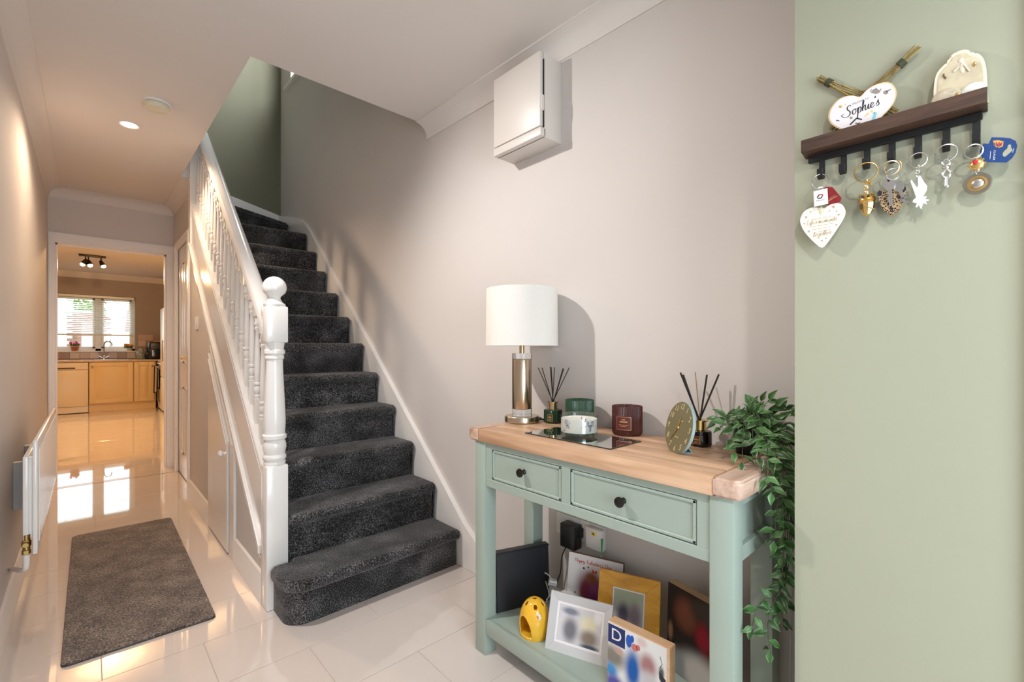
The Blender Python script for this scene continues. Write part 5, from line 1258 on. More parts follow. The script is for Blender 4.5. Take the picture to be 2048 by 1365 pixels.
# honey pine frame
BLo, BRo = (1.2215, 0.912, SZ), (1.286, 0.722, SZ)
fn, W_ = panel_frame(BLo, BRo, rad(13)); H_ = 0.236
def photo_frame(name, label, fn, W_, H_, bw, mat, edge_mat, photo, depth=0.014, mat_w=0.010):
    t = thing(name, label, 'photo frame', tuple(fn(W_ / 2, 0, 0.007)))
    q = [(0, 0), (W_, 0), (W_, H_), (0, H_)]; i_ = [(bw, bw), (W_ - bw, bw), (W_ - bw, H_ - bw), (bw, H_ - bw)]
    for k_ in range(4):                                     # four mitred mouldings
        a, b, c_, d_ = q[k_], q[(k_ + 1) % 4], i_[(k_ + 1) % 4], i_[k_]
        bm = NB(); lo = [fn(*p, 0.0) for p in (a, b)] + [fn(*p, 0.005) for p in (c_, d_)]; hi = [fn(*p, depth) for p in (a, b, c_, d_)]
        hexa(bm, lo + hi, 0.0006, 1); finish('moulding', bm, mat, t)
    bm = NB(); box_on(bm, fn, 0.004, W_ - 0.004, 0.004, H_ - 0.004, depth - 0.004, depth + 0.001); finish('back', bm, edge_mat, t)
    bm = NB(); box_on(bm, fn, bw - 0.001, W_ - bw + 0.001, bw - 0.001, H_ - bw + 0.001, 0.0065, 0.008); mtp = finish('mount', bm, M['white_print'], t)
    bm = NB(); slab_uv(bm, fn, bw + mat_w, W_ - bw - mat_w, bw + mat_w, H_ - bw - mat_w, 0.006, 0.0066); finish('photo', bm, photo, t)
    return t
to_ = photo_frame('framed_photo', 'honey coloured pine photo frame in the middle of the lower shelf', fn, W_, H_, 0.048, M['frame_orange'], M['ply'],
    blur_print('pine_frame_photo', (0.42, 0.40, 0.38), [(0.5, 0.85, 0.7, 0.3, (0.36, 0.40, 0.28)), (0.35, 0.45, 0.25, 0.3, (0.09, 0.08, 0.11)), (0.72, 0.45, 0.25, 0.35, (0.22, 0.17, 0.19)), (0.5, 0.1, 0.5, 0.15, (0.16, 0.15, 0.22)), (0.85, 0.12, 0.12, 0.15, (0.35, 0.05, 0.07))]), mat_w=0.004)
bm = NB(); rnd = random.Random(4)
wig = [Vector((W_ * 0.33 + 0.0056 * i, H_ - 0.026 + 0.006 * (1 if i % 2 else -1) * (0.5 + rnd.random() * 0.7), 0)) for i in range(13)]
wig = spline(wig, 4)
for a, b in zip(wig, wig[1:]): bm.faces.new([bm.verts.new(fn(p.x, p.y + o_, -0.0004 + 0.0055 * 0.45)) for p, o_ in ((a, 0), (b, 0), (b, 0.0013), (a, 0.0013))])
finish('engraving', bm, M['frame_groove'], to_)

# silver grey frame in front
BLs, BRs = (1.088, 1.013, SZ), (1.159, 0.816, SZ)
fn, W_ = panel_frame(BLs, BRs, rad(20)); H_ = 0.172
photo_frame('framed_photo', 'silver grey photo frame leaning at the front of the lower shelf', fn, W_, H_, 0.026, M['frame_grey'], M['frame_grey'],
    blur_print('grey_frame_photo', (0.58, 0.57, 0.60), [(0.28, 0.85, 0.22, 0.12, (0.20, 0.21, 0.27)), (0.30, 0.35, 0.20, 0.38, (0.17, 0.165, 0.19)), (0.72, 0.62, 0.22, 0.25, (0.72, 0.68, 0.50)), (0.74, 0.25, 0.24, 0.25, (0.24, 0.20, 0.16)), (0.78, 0.03, 0.25, 0.08, (0.06, 0.08, 0.11)), (0.92, 0.85, 0.12, 0.2, (0.75, 0.75, 0.76))]), mat_w=0.007)

# photo block with the letter D
fn, W_ = panel_frame((1.098, 0.775, SZ), (1.108, 0.589, SZ), rad(1)); H_ = 0.189
t = thing('photo_block', 'birch photo block with a white letter D on navy at the front of the shelf', 'photo block', tuple(fn(W_ / 2, 0, 0.015)))
bm = NB(); box_on(bm, fn, 0, W_, 0, H_, 0.0, 0.034, 0.0012); finish('block', bm, M['block_wood'], t)
pmat = blur_print('block_photos', (0.70, 0.70, 0.70), [(0.08, 0.50, 0.3, 0.2, (0.22, 0.20, 0.17)), (0.2, 0.62, 0.10, 0.06, (0.50, 0.32, 0.27)), (0.45, 0.45, 0.15, 0.35, (0.015, 0.10, 0.36)), (0.70, 0.62, 0.16, 0.2, (0.36, 0.18, 0.18)), (0.72, 0.38, 0.15, 0.2, (0.52, 0.49, 0.52)),
        (0.06, 0.28, 0.14, 0.12, (0.06, 0.26, 0.55)), (0.12, 0.10, 0.2, 0.15, (0.10, 0.09, 0.33)), (0.48, 0.10, 0.15, 0.15, (0.40, 0.38, 0.60)), (0.92, 0.62, 0.05, 0.10, (0.10, 0.10, 0.10)), (0.93, 0.22, 0.05, 0.08, (0.30, 0.03, 0.03)), (0.95, 0.05, 0.06, 0.06, (0.02, 0.12, 0.07)), (0.60, 0.92, 0.10, 0.08, (0.62, 0.50, 0.48))])
bm = NB(); slab_uv(bm, fn, 0.001, W_ - 0.008, 0.002, H_ - 0.002, -0.0012, 0.0004); pr_ = finish('print', bm, pmat, t)
bm = NB()
for (a0, a1, b0, b1) in ((0.002, 0.056, H_ - 0.058, H_ - 0.006),): box_on(bm, fn, a0, a1, b0, b1, -0.0018, -0.0010)
nv = finish('navy_square', bm, M['navy'], pr_)
bm = block_text('D', 0.046, lambda x, y, d: fn(0.029 + x, H_ - 0.032 + y, -0.0021 - d), 0, thick=0.0001, scalex=1.05); finish('letter', bm, M['white_print'], nv)
bm = NB()
def dab(a, b, ra, rb, n=10): prism(bm, [(a + ra * cos(2 * pi * k_ / n), b + rb * sin(2 * pi * k_ / n)) for k_ in range(n)], fn, -0.0017, -0.0010)
dab(0.068, H_ - 0.030, 0.009, 0.018); dab(0.078, H_ - 0.020, 0.006, 0.010); finish('blue_figure', bm, pm('blue_print', (0.01, 0.09, 0.45), 0.4), pr_)
bm = NB(); dab(0.086, H_ - 0.040, 0.010, 0.010); dab(0.096, H_ - 0.036, 0.007, 0.008); finish('pink_figure', bm, pm('skin_print', (0.55, 0.16, 0.14), 0.4), pr_)
bm = NB()
for q4 in (((0.160, H_ - 0.030), (0.166, H_ - 0.048)), ((0.166, H_ - 0.048), (0.159, H_ - 0.062))): tube(bm, [fn(*q4[0], -0.0013), fn(*q4[1], -0.0013)], 0.0007, 5)
prism(bm, [(0.158, H_ - 0.070), (0.176, H_ - 0.085), (0.176, H_ - 0.112), (0.158, H_ - 0.088)], fn, -0.0016, -0.0010); finish('dark_print', bm, M['ink'], pr_)

# dark canvas at the near end
fn, W_ = panel_frame((1.302, 0.702, SZ), (1.253, 0.497, SZ), rad(2)); H_ = 0.256
t = thing('canvas_print', 'dark canvas print with wooden edges at the near end of the lower shelf', 'canvas', tuple(fn(W_ / 2, 0, 0.017)))
bm = NB(); box_on(bm, fn, 0, W_, 0, H_, 0.001, 0.034, 0.001); finish('stretcher', bm, M['ply'], t)
pmat = blur_print('dark_canvas_photo', (0.018, 0.009, 0.006), [(0.32, 0.72, 0.22, 0.22, (0.19, 0.06, 0.03)), (0.62, 0.86, 0.25, 0.16, (0.05, 0.035, 0.025)), (0.60, 0.56, 0.14, 0.20, (0.30, 0.015, 0.03)), (0.35, 0.38, 0.3, 0.15, (0.03, 0.02, 0.02)), (0.55, 0.15, 0.4, 0.25, (0.50, 0.46, 0.42)), (0.85, 0.30, 0.12, 0.10, (0.30, 0.34, 0.15)), (0.20, 0.12, 0.14, 0.2, (0.22, 0.24, 0.24)), (0.06, 0.45, 0.05, 0.12, (0.30, 0.16, 0.09))])
bm = NB(); slab_uv(bm, fn, 0, W_, 0, H_, -0.0004, 0.0012); finish('print', bm, pmat, t)

# yellow ceramic burner
yc = Vector((1.121, 1.090, SZ)); t = thing('oil_burner', 'yellow ceramic oil burner with an arched opening on the lower shelf', 'oil burner', yc)
bm = NB(); prof = []
NV, NH = 64, 128
for i in range(NV + 1):
    s_ = i / NV; z = 0.122 * s_
    rr = 0.053 * (0.93 + 0.07 * min(1, z / 0.02)) if z < 0.045 else 0.053 * math.sqrt(max(0.0, 1 - ((z - 0.045) / 0.0772) ** 2)) 
    prof.append((max(rr, 0.0005), z))
face_dir = math.atan2(-yc.y, -yc.x) - rad(50)
grid = [[bm.verts.new(yc + Vector((r_ * cos(2 * pi * j / NH), r_ * sin(2 * pi * j / NH), z_))) for j in range(NH)] for r_, z_ in prof]
for i in range(NV):
    for j in range(NH):
        th = 2 * pi * (j + 0.5) / NH; zz = 0.122 * (i + 0.5) / NV
        da = (th - face_dir + pi) % (2 * pi) - pi
        arch = abs(da) * 0.047 < 0.030 and 0.012 < zz < 0.012 + 0.060 * math.sqrt(max(0, 1 - (da * 0.047 / 0.030) ** 2))
        hole = any(math.hypot(((th - face_dir - o + pi) % (2 * pi) - pi) * 0.03, zz - zo) < 0.0055 for o, zo in ((0.95, 0.106), (2.1, 0.108), (3.2, 0.107), (-0.35, 0.108), (-1.6, 0.107)))
        if not (arch or hole): bm.faces.new([grid[i][j], grid[i][(j + 1) % NH], grid[i + 1][(j + 1) % NH], grid[i + 1][j]])
bm.faces.new(grid[0])
bmesh.ops.recalc_face_normals(bm, faces=bm.faces)
bmesh.ops.solidify(bm, geom=list(bm.faces), thickness=0.005)
for _ in range(5): bmesh.ops.smooth_vert(bm, verts=[v for v in bm.verts if v.co.z > SZ + 0.008], factor=0.5, use_axis_x=True, use_axis_y=True, use_axis_z=True)
finish('body', bm, M['yellow'], t, 60)
fd_ = face_dir + 1.15; fp = yc + Vector((0.048 * cos(fd_), 0.048 * sin(fd_), 0.082))
bm = NB()
for k_ in range(6): ball(bm, fp + Vector((0.0, 0.007 * cos(k_ * 1.047), 0.007 * sin(k_ * 1.047))), 0.0045, n=8)
finish('flower', bm, M['ceramic'], t)
bm = NB(); ball(bm, fp + Vector((-.003, 0, 0)), 0.0042, n=8); ball(bm, fp + Vector((-0.002, 0.012, 0.006)), 0.005, 0.5, 1, 1, n=8); finish('flower_centre', bm, pm('orange_glaze', (0.75, 0.25, 0.03), 0.2), t)

# socket, plugs and cables on the wall behind the shelf
q0 = P(1116, 1065, 0, XR); q1 = P(1212, 1085, 0, XR); zc0 = 0.395
t = thing('wall_socket', 'white double wall socket behind the console table', 'socket', (XR, (q0.y + q1.y) / 2, zc0 - 0.043))
bm = NB(); bx(bm, XR - 0.010, XR + 0.001, q1.y, q0.y, zc0 - 0.043, zc0 + 0.043, 0.003, 2); finish('plate', bm, M['white_plastic'], t)
for f_ in (0.40, 0.60):
    bm = NB(); y = q1.y + (q0.y - q1.y) * f_; bx(bm, XR - 0.014, XR - 0.009, y - 0.006, y + 0.006, zc0 + 0.015, zc0 + 0.032, 0.001, 1); finish('switch', bm, M['white_plastic'], t)
a_ = P(1123, 1060, 0, 1.362); b_ = P(1152, 1060, 0, 1.362)
t = thing('power_adapter', 'black power adapter plugged into the wall socket', 'adapter', (XR - 0.03, (a_.y + b_.y) / 2, 0.34))
bm = NB(); bx(bm, 1.352, XR - 0.012, b_.y, a_.y, 0.330, 0.422, 0.004, 2); finish('body', bm, M['black'], t)
bm = NB(); bx(bm, XR - 0.030, XR - 0.0105, b_.y - 0.008, b_.y + 0.004, 0.372, 0.410, 0.003, 2); finish('plug_base', bm, M['black'], t)
bm = NB(); tube(bm, spline([(1.372, a_.y - 0.02, 0.332), (1.375, a_.y + 0.0, 0.30), (1.385, a_.y + 0.02, 0.26), (1.39, a_.y + 0.03, 0.20), (1.38, a_.y + 0.05, 0.145)]), 0.0025, 7); finish('cable', bm, M['black'], t)
a_ = P(1170, 1060, 0, 1.375); b_ = P(1203, 1070, 0, 1.375)
t = thing('plug_in_unit', 'white plug-in unit with a yellow sticker in the wall socket', 'plug', (XR - 0.02, (a_.y + b_.y) / 2, 0.37))
bm = NB(); bx(bm, 1.376, XR - 0.0105, b_.y, a_.y, 0.352, 0.432, 0.006, 2); finish('body', bm, M['white_plastic'], t)
bm = NB(); ym = (a_.y + b_.y) / 2; bx(bm, 1.3753, 1.3765, ym - 0.009, ym + 0.009, 0.406, 0.420); stk = finish('sticker', bm, M['sticker'], t)
bm = NB(); prism(bm, [(ym - 0.004, 0.4085), (ym + 0.004, 0.4085), (ym, 0.4175)], YZ, 1.3748, 1.3756); finish('warning_mark', bm, M['ink'], stk)
bm = NB(); gp = P(1203, 1112, 0, 1.35); gt = P(1204, 1081, 0, 1.372)
t = thing('green_pick', 'small green plastic pick standing behind the white valentine panel', 'pick', gp)
tube(bm, [gp + Vector((0, 0, -0.03)), gp], 0.0012, 6); finish('point', bm, M['white_plastic'], t)
bm = NB(); tube(bm, [gp, gt], 0.0018, 8, taper=0.0042); ball(bm, gt, 0.0055, 0.6, 1, 0.9, n=10); finish('handle', bm, M['pick'], t)
t = thing('cable_bundle', 'white cable loop with a printed tag between the box and the panel', 'cable', (1.36, 1.17, SZ))
bm = NB(); p_ = [D(1089, 1146, 1.76), D(1098, 1152, 1.74), D(1106, 1166, 1.72), D(1104, 1186, 1.70), D(1093, 1200, 1.72)]
tube(bm, spline(p_), 0.0022, 7); p_ = [D(1089, 1158, 1.77), D(1094, 1172, 1.74), D(1098, 1190, 1.72), D(1092, 1206, 1.72)]; tube(bm, spline(p_), 0.0018, 7); finish('loops', bm, M['cable_w'], t)
bm = NB(); tube(bm, [D(1097.5, 1164, 1.70), D(1112, 1168, 1.70)], 0.0145, 12); tg_ = finish('tag', bm, pm('paper_tag', (0.55, 0.55, 0.54), 0.6), t)
bm = NB()
for vv in (1160, 1166, 1172): tube(bm, [D(1099, vv, 1.683), D(1110, vv + 3, 1.683)], 0.0008, 5)
finish('tag_print', bm, M['ink'], tg_)
t = thing('wall_cable', 'white cable running up the wall beside the sage wall corner', 'cable', (XR - 0.006, 0.392, 0.13))
bm = NB(); tube(bm, spline([(XR - 0.004, 0.395, 0.135), (XR - 0.004, 0.393, 0.35), (XR - 0.006, 0.391, 0.50), (XR - 0.004, 0.392, 0.80)]), 0.0032, 8); finish('cable', bm, M['cable_w'], t)
bm = NB(); bx(bm, XR - 0.012, XR, 0.386, 0.399, 0.13, 0.165, 0.002, 1); finish('clip', bm, M['white_plastic'], t)

# ================================================================== KEY RACK ON THE SAGE WALL
XF = 1.083
Wq = lambda u, v, X: (lambda p: (p.y, p.z))(P(u, v, 0, X))
t = thing('key_rack', 'dark walnut key shelf with a black rail of seven hooks on the sage wall', 'key rack', (XG, 0.15, 1.455))
ry0, ry1, rz0, rz1 = 0.0155, 0.2835, 1.508, 1.533
bm = NB()
prism(bm, [(XF, rz0), (XG - 0.001, rz0 - 0.004), (XG - 0.001, rz0 + 0.004), (XF + 0.008, rz0 + 0.008), (XF + 0.008, rz1), (XF, rz1)], lambda a, b, d: Vector((a, d, b)), ry0, ry1, 0.0008, 1)
finish('shelf', bm, M['walnut'], t)
bm = NB(); bx(bm, XG - 0.010, XG - 0.001, ry0 + 0.006, ry1 - 0.006, 1.492, 1.5045, 0.001, 1); finish('rail', bm, M['black_matt'], t)
HK = [(1640.7, 356.6), (1684.5, 346.5), (1731.7, 336.4), (1782, 324.6), (1835, 314.5), (1891.8, 301), (1952.4, 289)]
hb = []
h0 = None
for (u, v) in HK:
    p = P(u, v, 0, 1.100); hb.append(p)
    if h0 is None:
        bm = NB(); L_ = 1.496 - p.z
        prism(bm, [(-0.004, L_), (0.0, L_), (0.0, 0.006), (-0.003, 0.001), (-0.009, -0.001), (-0.017, 0.001), (-0.021, 0.006), (-0.0215, 0.018), (-0.0175, 0.0185), (-0.0165, 0.008), (-0.011, 0.004), (-0.007, 0.004), (-0.004, 0.008)],
              lambda a, b, d: Vector((XG - 0.0045 + a, p.y + d, p.z + b)), -0.005, 0.005, 0.0006, 1)
        h0 = finish('hook', bm, M['black_matt'], t); zz0, yy0 = p.z, p.y
    else: clone(h0, t, Vector((0, p.y - yy0, p.z - zz0)))
# hook clones share local offsets: h0 sits at the rack's own origin frame

PXF = lambda org, ex_, ey_: (lambda a, b, d: P(org[0] + ex_[0] * a + ey_[0] * b, org[1] + ex_[1] * a + ey_[1] * b, 0, d))
crop = lambda x0, y0, s, pts: [(x0 + x / s, y0 + y / s) for x, y in pts]
smooth2 = lambda pts, k=4: [(p.x, p.y) for p in spline([Vector((x, y, 0)) for x, y in pts], k, closed=True)]
pxfn = lambda a, b, d: P(a, b, 0, d)
def shape(name, pix, x_front, x_back, mat, parent, bev=0.0, sm=False):
    bm = NB(); prism(bm, smooth2(pix) if sm else pix, pxfn, x_front, x_back, bev, 2); return finish(name, bm, mat, parent)

# straw cross behind the heart
t = thing('straw_cross', 'two crossed bundles of straw behind the heart sign on the key shelf', 'ornament', P(1725, 250, 0, 1.112))
rnd = random.Random(8)
for (p, q, bands) in (((1637.5, 156), (1790, 228), (0.145,)), ((1835, 96), (1664, 262), (0.17,))):
    bm = NB(); A_, B_ = P(*p, 0, 1.112), P(*q, 0, 1.112); d_ = (B_ - A_).normalized(); s_ = d_.cross(Vector((1, 0, 0)))
    for i in range(12):
        o0 = s_ * rnd.uniform(-0.006, 0.006) + Vector((rnd.uniform(-0.005, 0.003), 0, 0)); o1 = s_ * rnd.uniform(-0.013, 0.013) + Vector((rnd.uniform(-0.004, 0.003), 0, 0))
        tube(bm, [A_ + o0 + d_ * rnd.uniform(-0.003, 0.003), A_.lerp(B_, 0.17) + o0 * 0.8, A_.lerp(B_, 0.55) + o1, B_ + o1 * 0.7], 0.0012, 5)
    tag(finish('straw_bundle', bm, M['straw'], t), kind='stuff')
    for f_ in bands:
        bm = NB(); c_ = A_.lerp(B_, f_); tube(bm, [c_ - d_ * 0.005, c_ + d_ * 0.005], 0.0075, 12); finish('band', bm, M['dark_green_band'], t)
# heart sign
hs = crop(1600, 80, 6.5, [(780, 742), (700, 722), (610, 728), (510, 765), (430, 845), (380, 930), (368, 1030), (420, 1105), (530, 1165), (680, 1215), (830, 1256), (950, 1165), (1050, 1020), (1150, 915), (1222, 815), (1256, 715), (1245, 630), (1185, 562), (1095, 548), (965, 588), (860, 655)])
cx_, cy2 = sum(p[0] for p in hs) / len(hs), sum(p[1] for p in hs) / len(hs)
t = thing('heart_sign', 'heart shaped welcome sign with black script lettering on the key shelf', 'sign', P(1715, 278, 0, 1.10))
hsm = smooth2(hs, 3)
bm = NB(); prism(bm, hsm, pxfn, 1.0975, 1.1035, 0.0008, 2); finish('board', bm, pm('pale_ply_edge', (0.78, 0.55, 0.30), 0.5), t)
bm = NB(); prism(bm, [(cx_ + (x - cx_) * 0.955, cy2 + (y - cy2) * 0.955) for x, y in hsm], pxfn, 1.0968, 1.098); pf = finish('print', bm, M['white_print'], t)
XT = 1.0964
org = (1600 + 812 / 6.5, 80 + 925 / 6.5); ang = math.atan2(-190, 505); e1 = (cos(ang), sin(ang)); e2 = (sin(ang) * 1.0, -cos(ang))
bm = NB(); cursive(bm, "Sophie's", 9.8, PXF(org, e1, e2), XT, pen=0.15, slant=0.35); finish('lettering', bm, M['ink'], pf)
org = (1600 + 785 / 6.5, 80 + 797 / 6.5); bm = block_text('WELCOME TO', 5.2, lambda x, y, d: PXF(org, e1, e2)(x, y, XT), 0, scalex=1.05); finish('lettering', bm, M['grey_ink'], pf)
def strip(bm, pts, wpx, X):
    pts = [Vector((x, y, 0)) for x, y in pts]
    for a, b in zip(pts, pts[1:]):
        n2 = Vector((-(b - a).y, (b - a).x, 0)).normalized() * wpx / 2
        bm.faces.new([bm.verts.new(P(q.x, q.y, 0, X)) for q in (a + n2, b + n2, b - n2, a - n2)])
def blob(bm, c_, rx, ry, X, n=12): bm.faces.new([bm.verts.new(P(c_[0] + rx * cos(2 * pi * k_ / n), c_[1] + ry * sin(2 * pi * k_ / n), 0, X)) for k_ in range(n)])
C6 = lambda x, y: (1600 + x / 6.5, 80 + y / 6.5)
bm = NB(); strip(bm, [C6(650, 1102), C6(735, 1018), C6(806, 1034)], 2.6, XT); strip(bm, [C6(470, 1050), C6(490, 1045), C6(512, 1052)], 1.6, XT); strip(bm, [C6(720, 1090), C6(735, 1078), C6(750, 1095), C6(780, 1072)], 1.6, XT); finish('house_drawing', bm, M['ink'], pf)
bm = NB(); blob(bm, C6(985, 668), 7.5, 5.2, XT); blob(bm, C6(990, 632), 1.6, 1.4, XT); strip(bm, [C6(1030, 680), C6(1055, 632)], 1.8, XT); strip(bm, [C6(940, 690), C6(915, 665), C6(935, 640)], 1.4, XT); finish('teapot_drawing', bm, M['grey_ink'], pf)
bm = NB(); blob(bm, C6(1115, 682), 5.0, 4.0, XT); strip(bm, [C6(1120, 670), C6(1185, 640)], 2.2, XT); finish('jug_drawing', bm, M['grey_ink'], pf)
bm = NB(); blob(bm, C6(665, 1012), 3.0, 2.4, XT); finish('heart_drawing', bm, M['grey_ink'], pf)
ypm = pm('yellow_print', (0.75, 0.60, 0.25), 0.5)
for (x, y, r_) in ((535, 862, 3.4), (515, 872, 2.2), (590, 838, 1.6), (880, 960, 2.6), (935, 925, 2.6), (960, 950, 2.0), (850, 985, 1.8)):
    bm = NB(); blob(bm, C6(x, y), r_, r_ * 0.9, XT); finish('flower_print', bm, ypm, pf)
bm = NB(); strip(bm, [C6(985, 940), C6(950, 1035)], 5.0, XT); finish('blue_ribbon', bm, pm('aqua_print', (0.18, 0.62, 0.78), 0.5), pf)

# cream cast plaque
C5 = lambda x, y: (1800 + x / 4.016, 60 + y / 4.016)
pq = [C5(x, y) for x, y in ((272, 620), (270, 500), (280, 400), (305, 335), (360, 275), (392, 250), (402, 215), (450, 178), (520, 157), (560, 168), (580, 192), (625, 188), (668, 225), (692, 300), (700, 400), (705, 500), (712, 600))]
ccx, ccy = 1800 + 490 / 4.016, 60 + 420 / 4.016
t = thing('cast_plaque', 'cream cast plaque with a scalloped top at the right end of the key shelf', 'plaque', P(1922, 206, 0, 1.108))
outer = [(p.x, p.y) for p in spline([Vector((x, y, 0)) for x, y in pq], 4)]
bm = NB(); prism(bm, outer, pxfn, 1.100, 1.114, 0.0022, 3); finish('rim', bm, M['cream'], t)
bm = NB(); prism(bm, [(ccx + (x - ccx) * 0.86, ccy + (y - ccy) * 0.90) for x, y in outer], pxfn, 1.0985, 1.104, 0.001, 1); pn = finish('panel', bm, M['resin'], t)
def mound(name, c_, rx, rz, ry, mat):
    bm = NB(); q = P(*c_, 0, 1.098); ball(bm, q, 1.0, ry, rx, rz, n=22); finish(name, bm, mat, pn)
mound('shell', C5(588, 495), 0.0160, 0.015, 0.006, M['sheen_white']); mound('rough_mound', C5(372, 548), 0.020, 0.016, 0.007, M['pearl_beige'])
bm = NB(); q = P(*C5(490, 290), 0, 1.098); ball(bm, q + Vector((0.001, 0, 0.010)), 0.0042, 0.5, 1, 1, n=12); ball(bm, q + Vector((0.001, -0.002, -0.003)), 0.0055, 0.4, 0.8, 1.9, n=12)
tube(bm, [q + Vector((-.002, -0.004, 0)), q + Vector((-.001, -0.010, -0.013))], 0.0013, 6); tube(bm, [q + Vector((-.001, 0.002, 0)), q + Vector((-.001, 0.009, -0.006))], 0.0013, 6); finish('relief_figure', bm, pm('cream_relief', (0.76, 0.70, 0.57), 0.4), pn)
bm = NB(); q = P(*C5(600, 275), 0, 1.0975); ball(bm, q, 0.0022, 0.5, 1, 1.9, n=8); q = P(*C5(455, 520), 0, 1.094); ball(bm, q, 0.004, 0.6, 1.2, 0.9, n=8); finish('gold_flecks', bm, M['gold'], pn)
bm = NB(); tube(bm, spline([P(*C5(352, 352), 0, 1.0975), P(*C5(352, 370), 0, 1.0975), P(*C5(364, 380), 0, 1.0975), P(*C5(366, 392), 0, 1.0975)]), 0.0011, 6); finish('dark_fleck', bm, M['dark_wood'], pn)

# ---------------- things hanging from the hooks
C4 = lambda x, y: (1580 + x / 7.185, 320 + y / 7.185)
C8 = lambda x, y: (1580 + x / 2.967, 60 + y / 2.967)
def keyring(px_c, rpx, X, wire, mat, parent, tilt=0.0):
    c_ = P(*px_c, 0, X); d_ = (c_ - CO).dot(FW); bm = NB(); ring(bm, c_, rpx * 0.00088 * (1.12 if px_c[0] < 1760 else 0.98), wire, (1, tilt, 0.05)); return finish('ring', bm, mat, parent)
# 1 ceramic heart with tags
t = thing('heart_keyring', 'white ceramic heart hanging with a white tag and a red leather tag', 'keyring', hb[0])
keyring(C4(435, 312), 15, 1.096, 0.0008, M['silver'], t, 0.5)
shape('red_tag', [C4(*p) for p in ((480, 395), (545, 385), (612, 392), (742, 548), (722, 602), (560, 660), (500, 640))], 1.099, 1.103, M['red_leather'], t, 0.0006)
bm = NB(); strip(bm, [C4(555, 590), C4(680, 515)], 1.6, 1.0988); strip(bm, [C4(560, 565), C4(650, 505)], 0.8, 1.0988); finish('tag_lettering', bm, M['gold_ink'], t)
wt = shape('white_tag', [C4(*p) for p in ((335, 455), (538, 405), (550, 632), (345, 678))], 1.089, 1.096, M['white_plastic'], t, 0.0008)
bm = NB(); strip(bm, [C4(390, 540), C4(405, 520), C4(420, 510)], 2.2, 1.0886); strip(bm, [C4(395, 552), C4(440, 552), C4(465, 525)], 2.0, 1.0886); finish('emblem_dark', bm, M['ink'], wt)
bm = NB(); strip(bm, [C4(410, 502), C4(450, 495), C4(472, 500), C4(462, 520)], 2.0, 1.0886); finish('emblem_red', bm, M['red_ink'], wt)
bm = NB(); strip(bm, [C4(375, 590), C4(495, 570)], 0.9, 1.0886); finish('tag_line', bm, M['grey_ink'], wt)
shape('loop', [C4(*p) for p in ((405, 415), (470, 398), (472, 380), (405, 392))], 1.090, 1.095, M['white_plastic'], t)
bm = NB(); strip(bm, [C4(450, 672), C4(462, 775)], 3.2, 1.0955); strip(bm, [C4(425, 690), C4(455, 780)], 2.4, 1.0952); finish('ribbon', bm, pm('pale_ribbon', (0.72, 0.70, 0.48), 0.5), t)
hp_ = [C4(*p) for p in ((470, 702), (400, 686), (310, 688), (210, 735), (150, 840), (155, 930), (205, 1030), (290, 1130), (380, 1215), (450, 1266), (505, 1235), (610, 1095), (715, 940), (785, 815), (798, 730), (755, 650), (680, 622), (590, 640), (520, 675))]
hh = shape('heart', hp_, 1.097, 1.1045, M['ceramic'], t, 0.0015, True)
XH = 1.0964; a2 = math.atan2(-72, 410); f1 = (cos(a2), sin(a2)); f2 = (sin(a2), -cos(a2))
bm = NB(); cursive(bm, "Life's moments", 4.5, PXF(C4(452, 905), f1, f2), XH, pen=0.13, slant=0.4); cursive(bm, "together", 4.8, PXF(C4(462, 1085), f1, f2), XH, pen=0.13, slant=0.4)
finish('lettering', bm, pm('gold_text', (0.55, 0.42, 0.22), 0.4), hh)
bm = NB()
for (x0, y0, x1, y1) in ((315, 858, 600, 808), (310, 965, 620, 908), (325, 1005, 590, 958), (345, 1045, 585, 998)): 
    n2 = 14
    for i in range(n2):
        if i % 4 == 3: continue
        s0, s1 = i / n2, (i + 0.75) / n2; strip(bm, [C4(x0 + (x1 - x0) * s0, y0 + (y1 - y0) * s0), C4(x0 + (x1 - x0) * s1, y0 + (y1 - y0) * s1)], 1.0, XH)
finish('small_print', bm, pm('pale_print', (0.60, 0.48, 0.36), 0.5), hh)
bm = NB()
def tiny_heart(c_, s_): bm.faces.new([bm.verts.new(P(c_[0] + s_ * x, c_[1] - s_ * y, 0, XH)) for x, y in ((0, .5), (.5, 1), (1, .6), (.8, 0), (0, -1), (-.8, 0), (-1, .6), (-.5, 1))])
for (x, y, s_) in ((232, 825, 2.4), (272, 1030, 2.4), (625, 680, 2.6), (668, 738, 1.6), (667, 935, 2.0), (700, 792, 2.2), (460, 1165, 1.8), (298, 748, 1.6), (520, 1128, 1.6), (205, 918, 1.6), (570, 735, 1.5)): tiny_heart(C4(x, y), s_)
finish('printed_hearts', bm, pm('silver_print', (0.45, 0.38, 0.30), 0.4), hh)
# 3 gold owl charm
t = thing('gold_charm_keyring', 'gold owl charm on a gold ring and chain from the third hook', 'keyring', hb[2])
keyring(C4(1090, 178), 18.2, 1.092, 0.0012, M['gold'], t, 0.15)
bm = NB()
for i, y in enumerate((310, 355, 400, 440, 480)): ring(bm, P(*C4(1095 + (4 if i % 2 else -4), y), 0, 1.096), 0.0036, 0.0008, (1, 1 if i % 2 else -.6, 0), 12)
finish('chain', bm, M['gold'], t)
bm = NB(); q = P(*C4(1150, 328), 0, 1.095); bx(bm, q.x - 0.001, q.x + 0.001, q.y - 0.0025, q.y + 0.0025, q.z - 0.006, q.z + 0.006, 0.0005, 1); finish('gold_tab', bm, M['gold'], t)
q = P(*C4(1105, 655), 0, 1.098)
bm = NB(); lathe(bm, [(0, -0.021), (0.006, -0.0175), (0.011, -0.008), (0.0125, 0.003), (0.0115, 0.0065)], q, 9); finish('body', bm, M['gold'], t, 5)
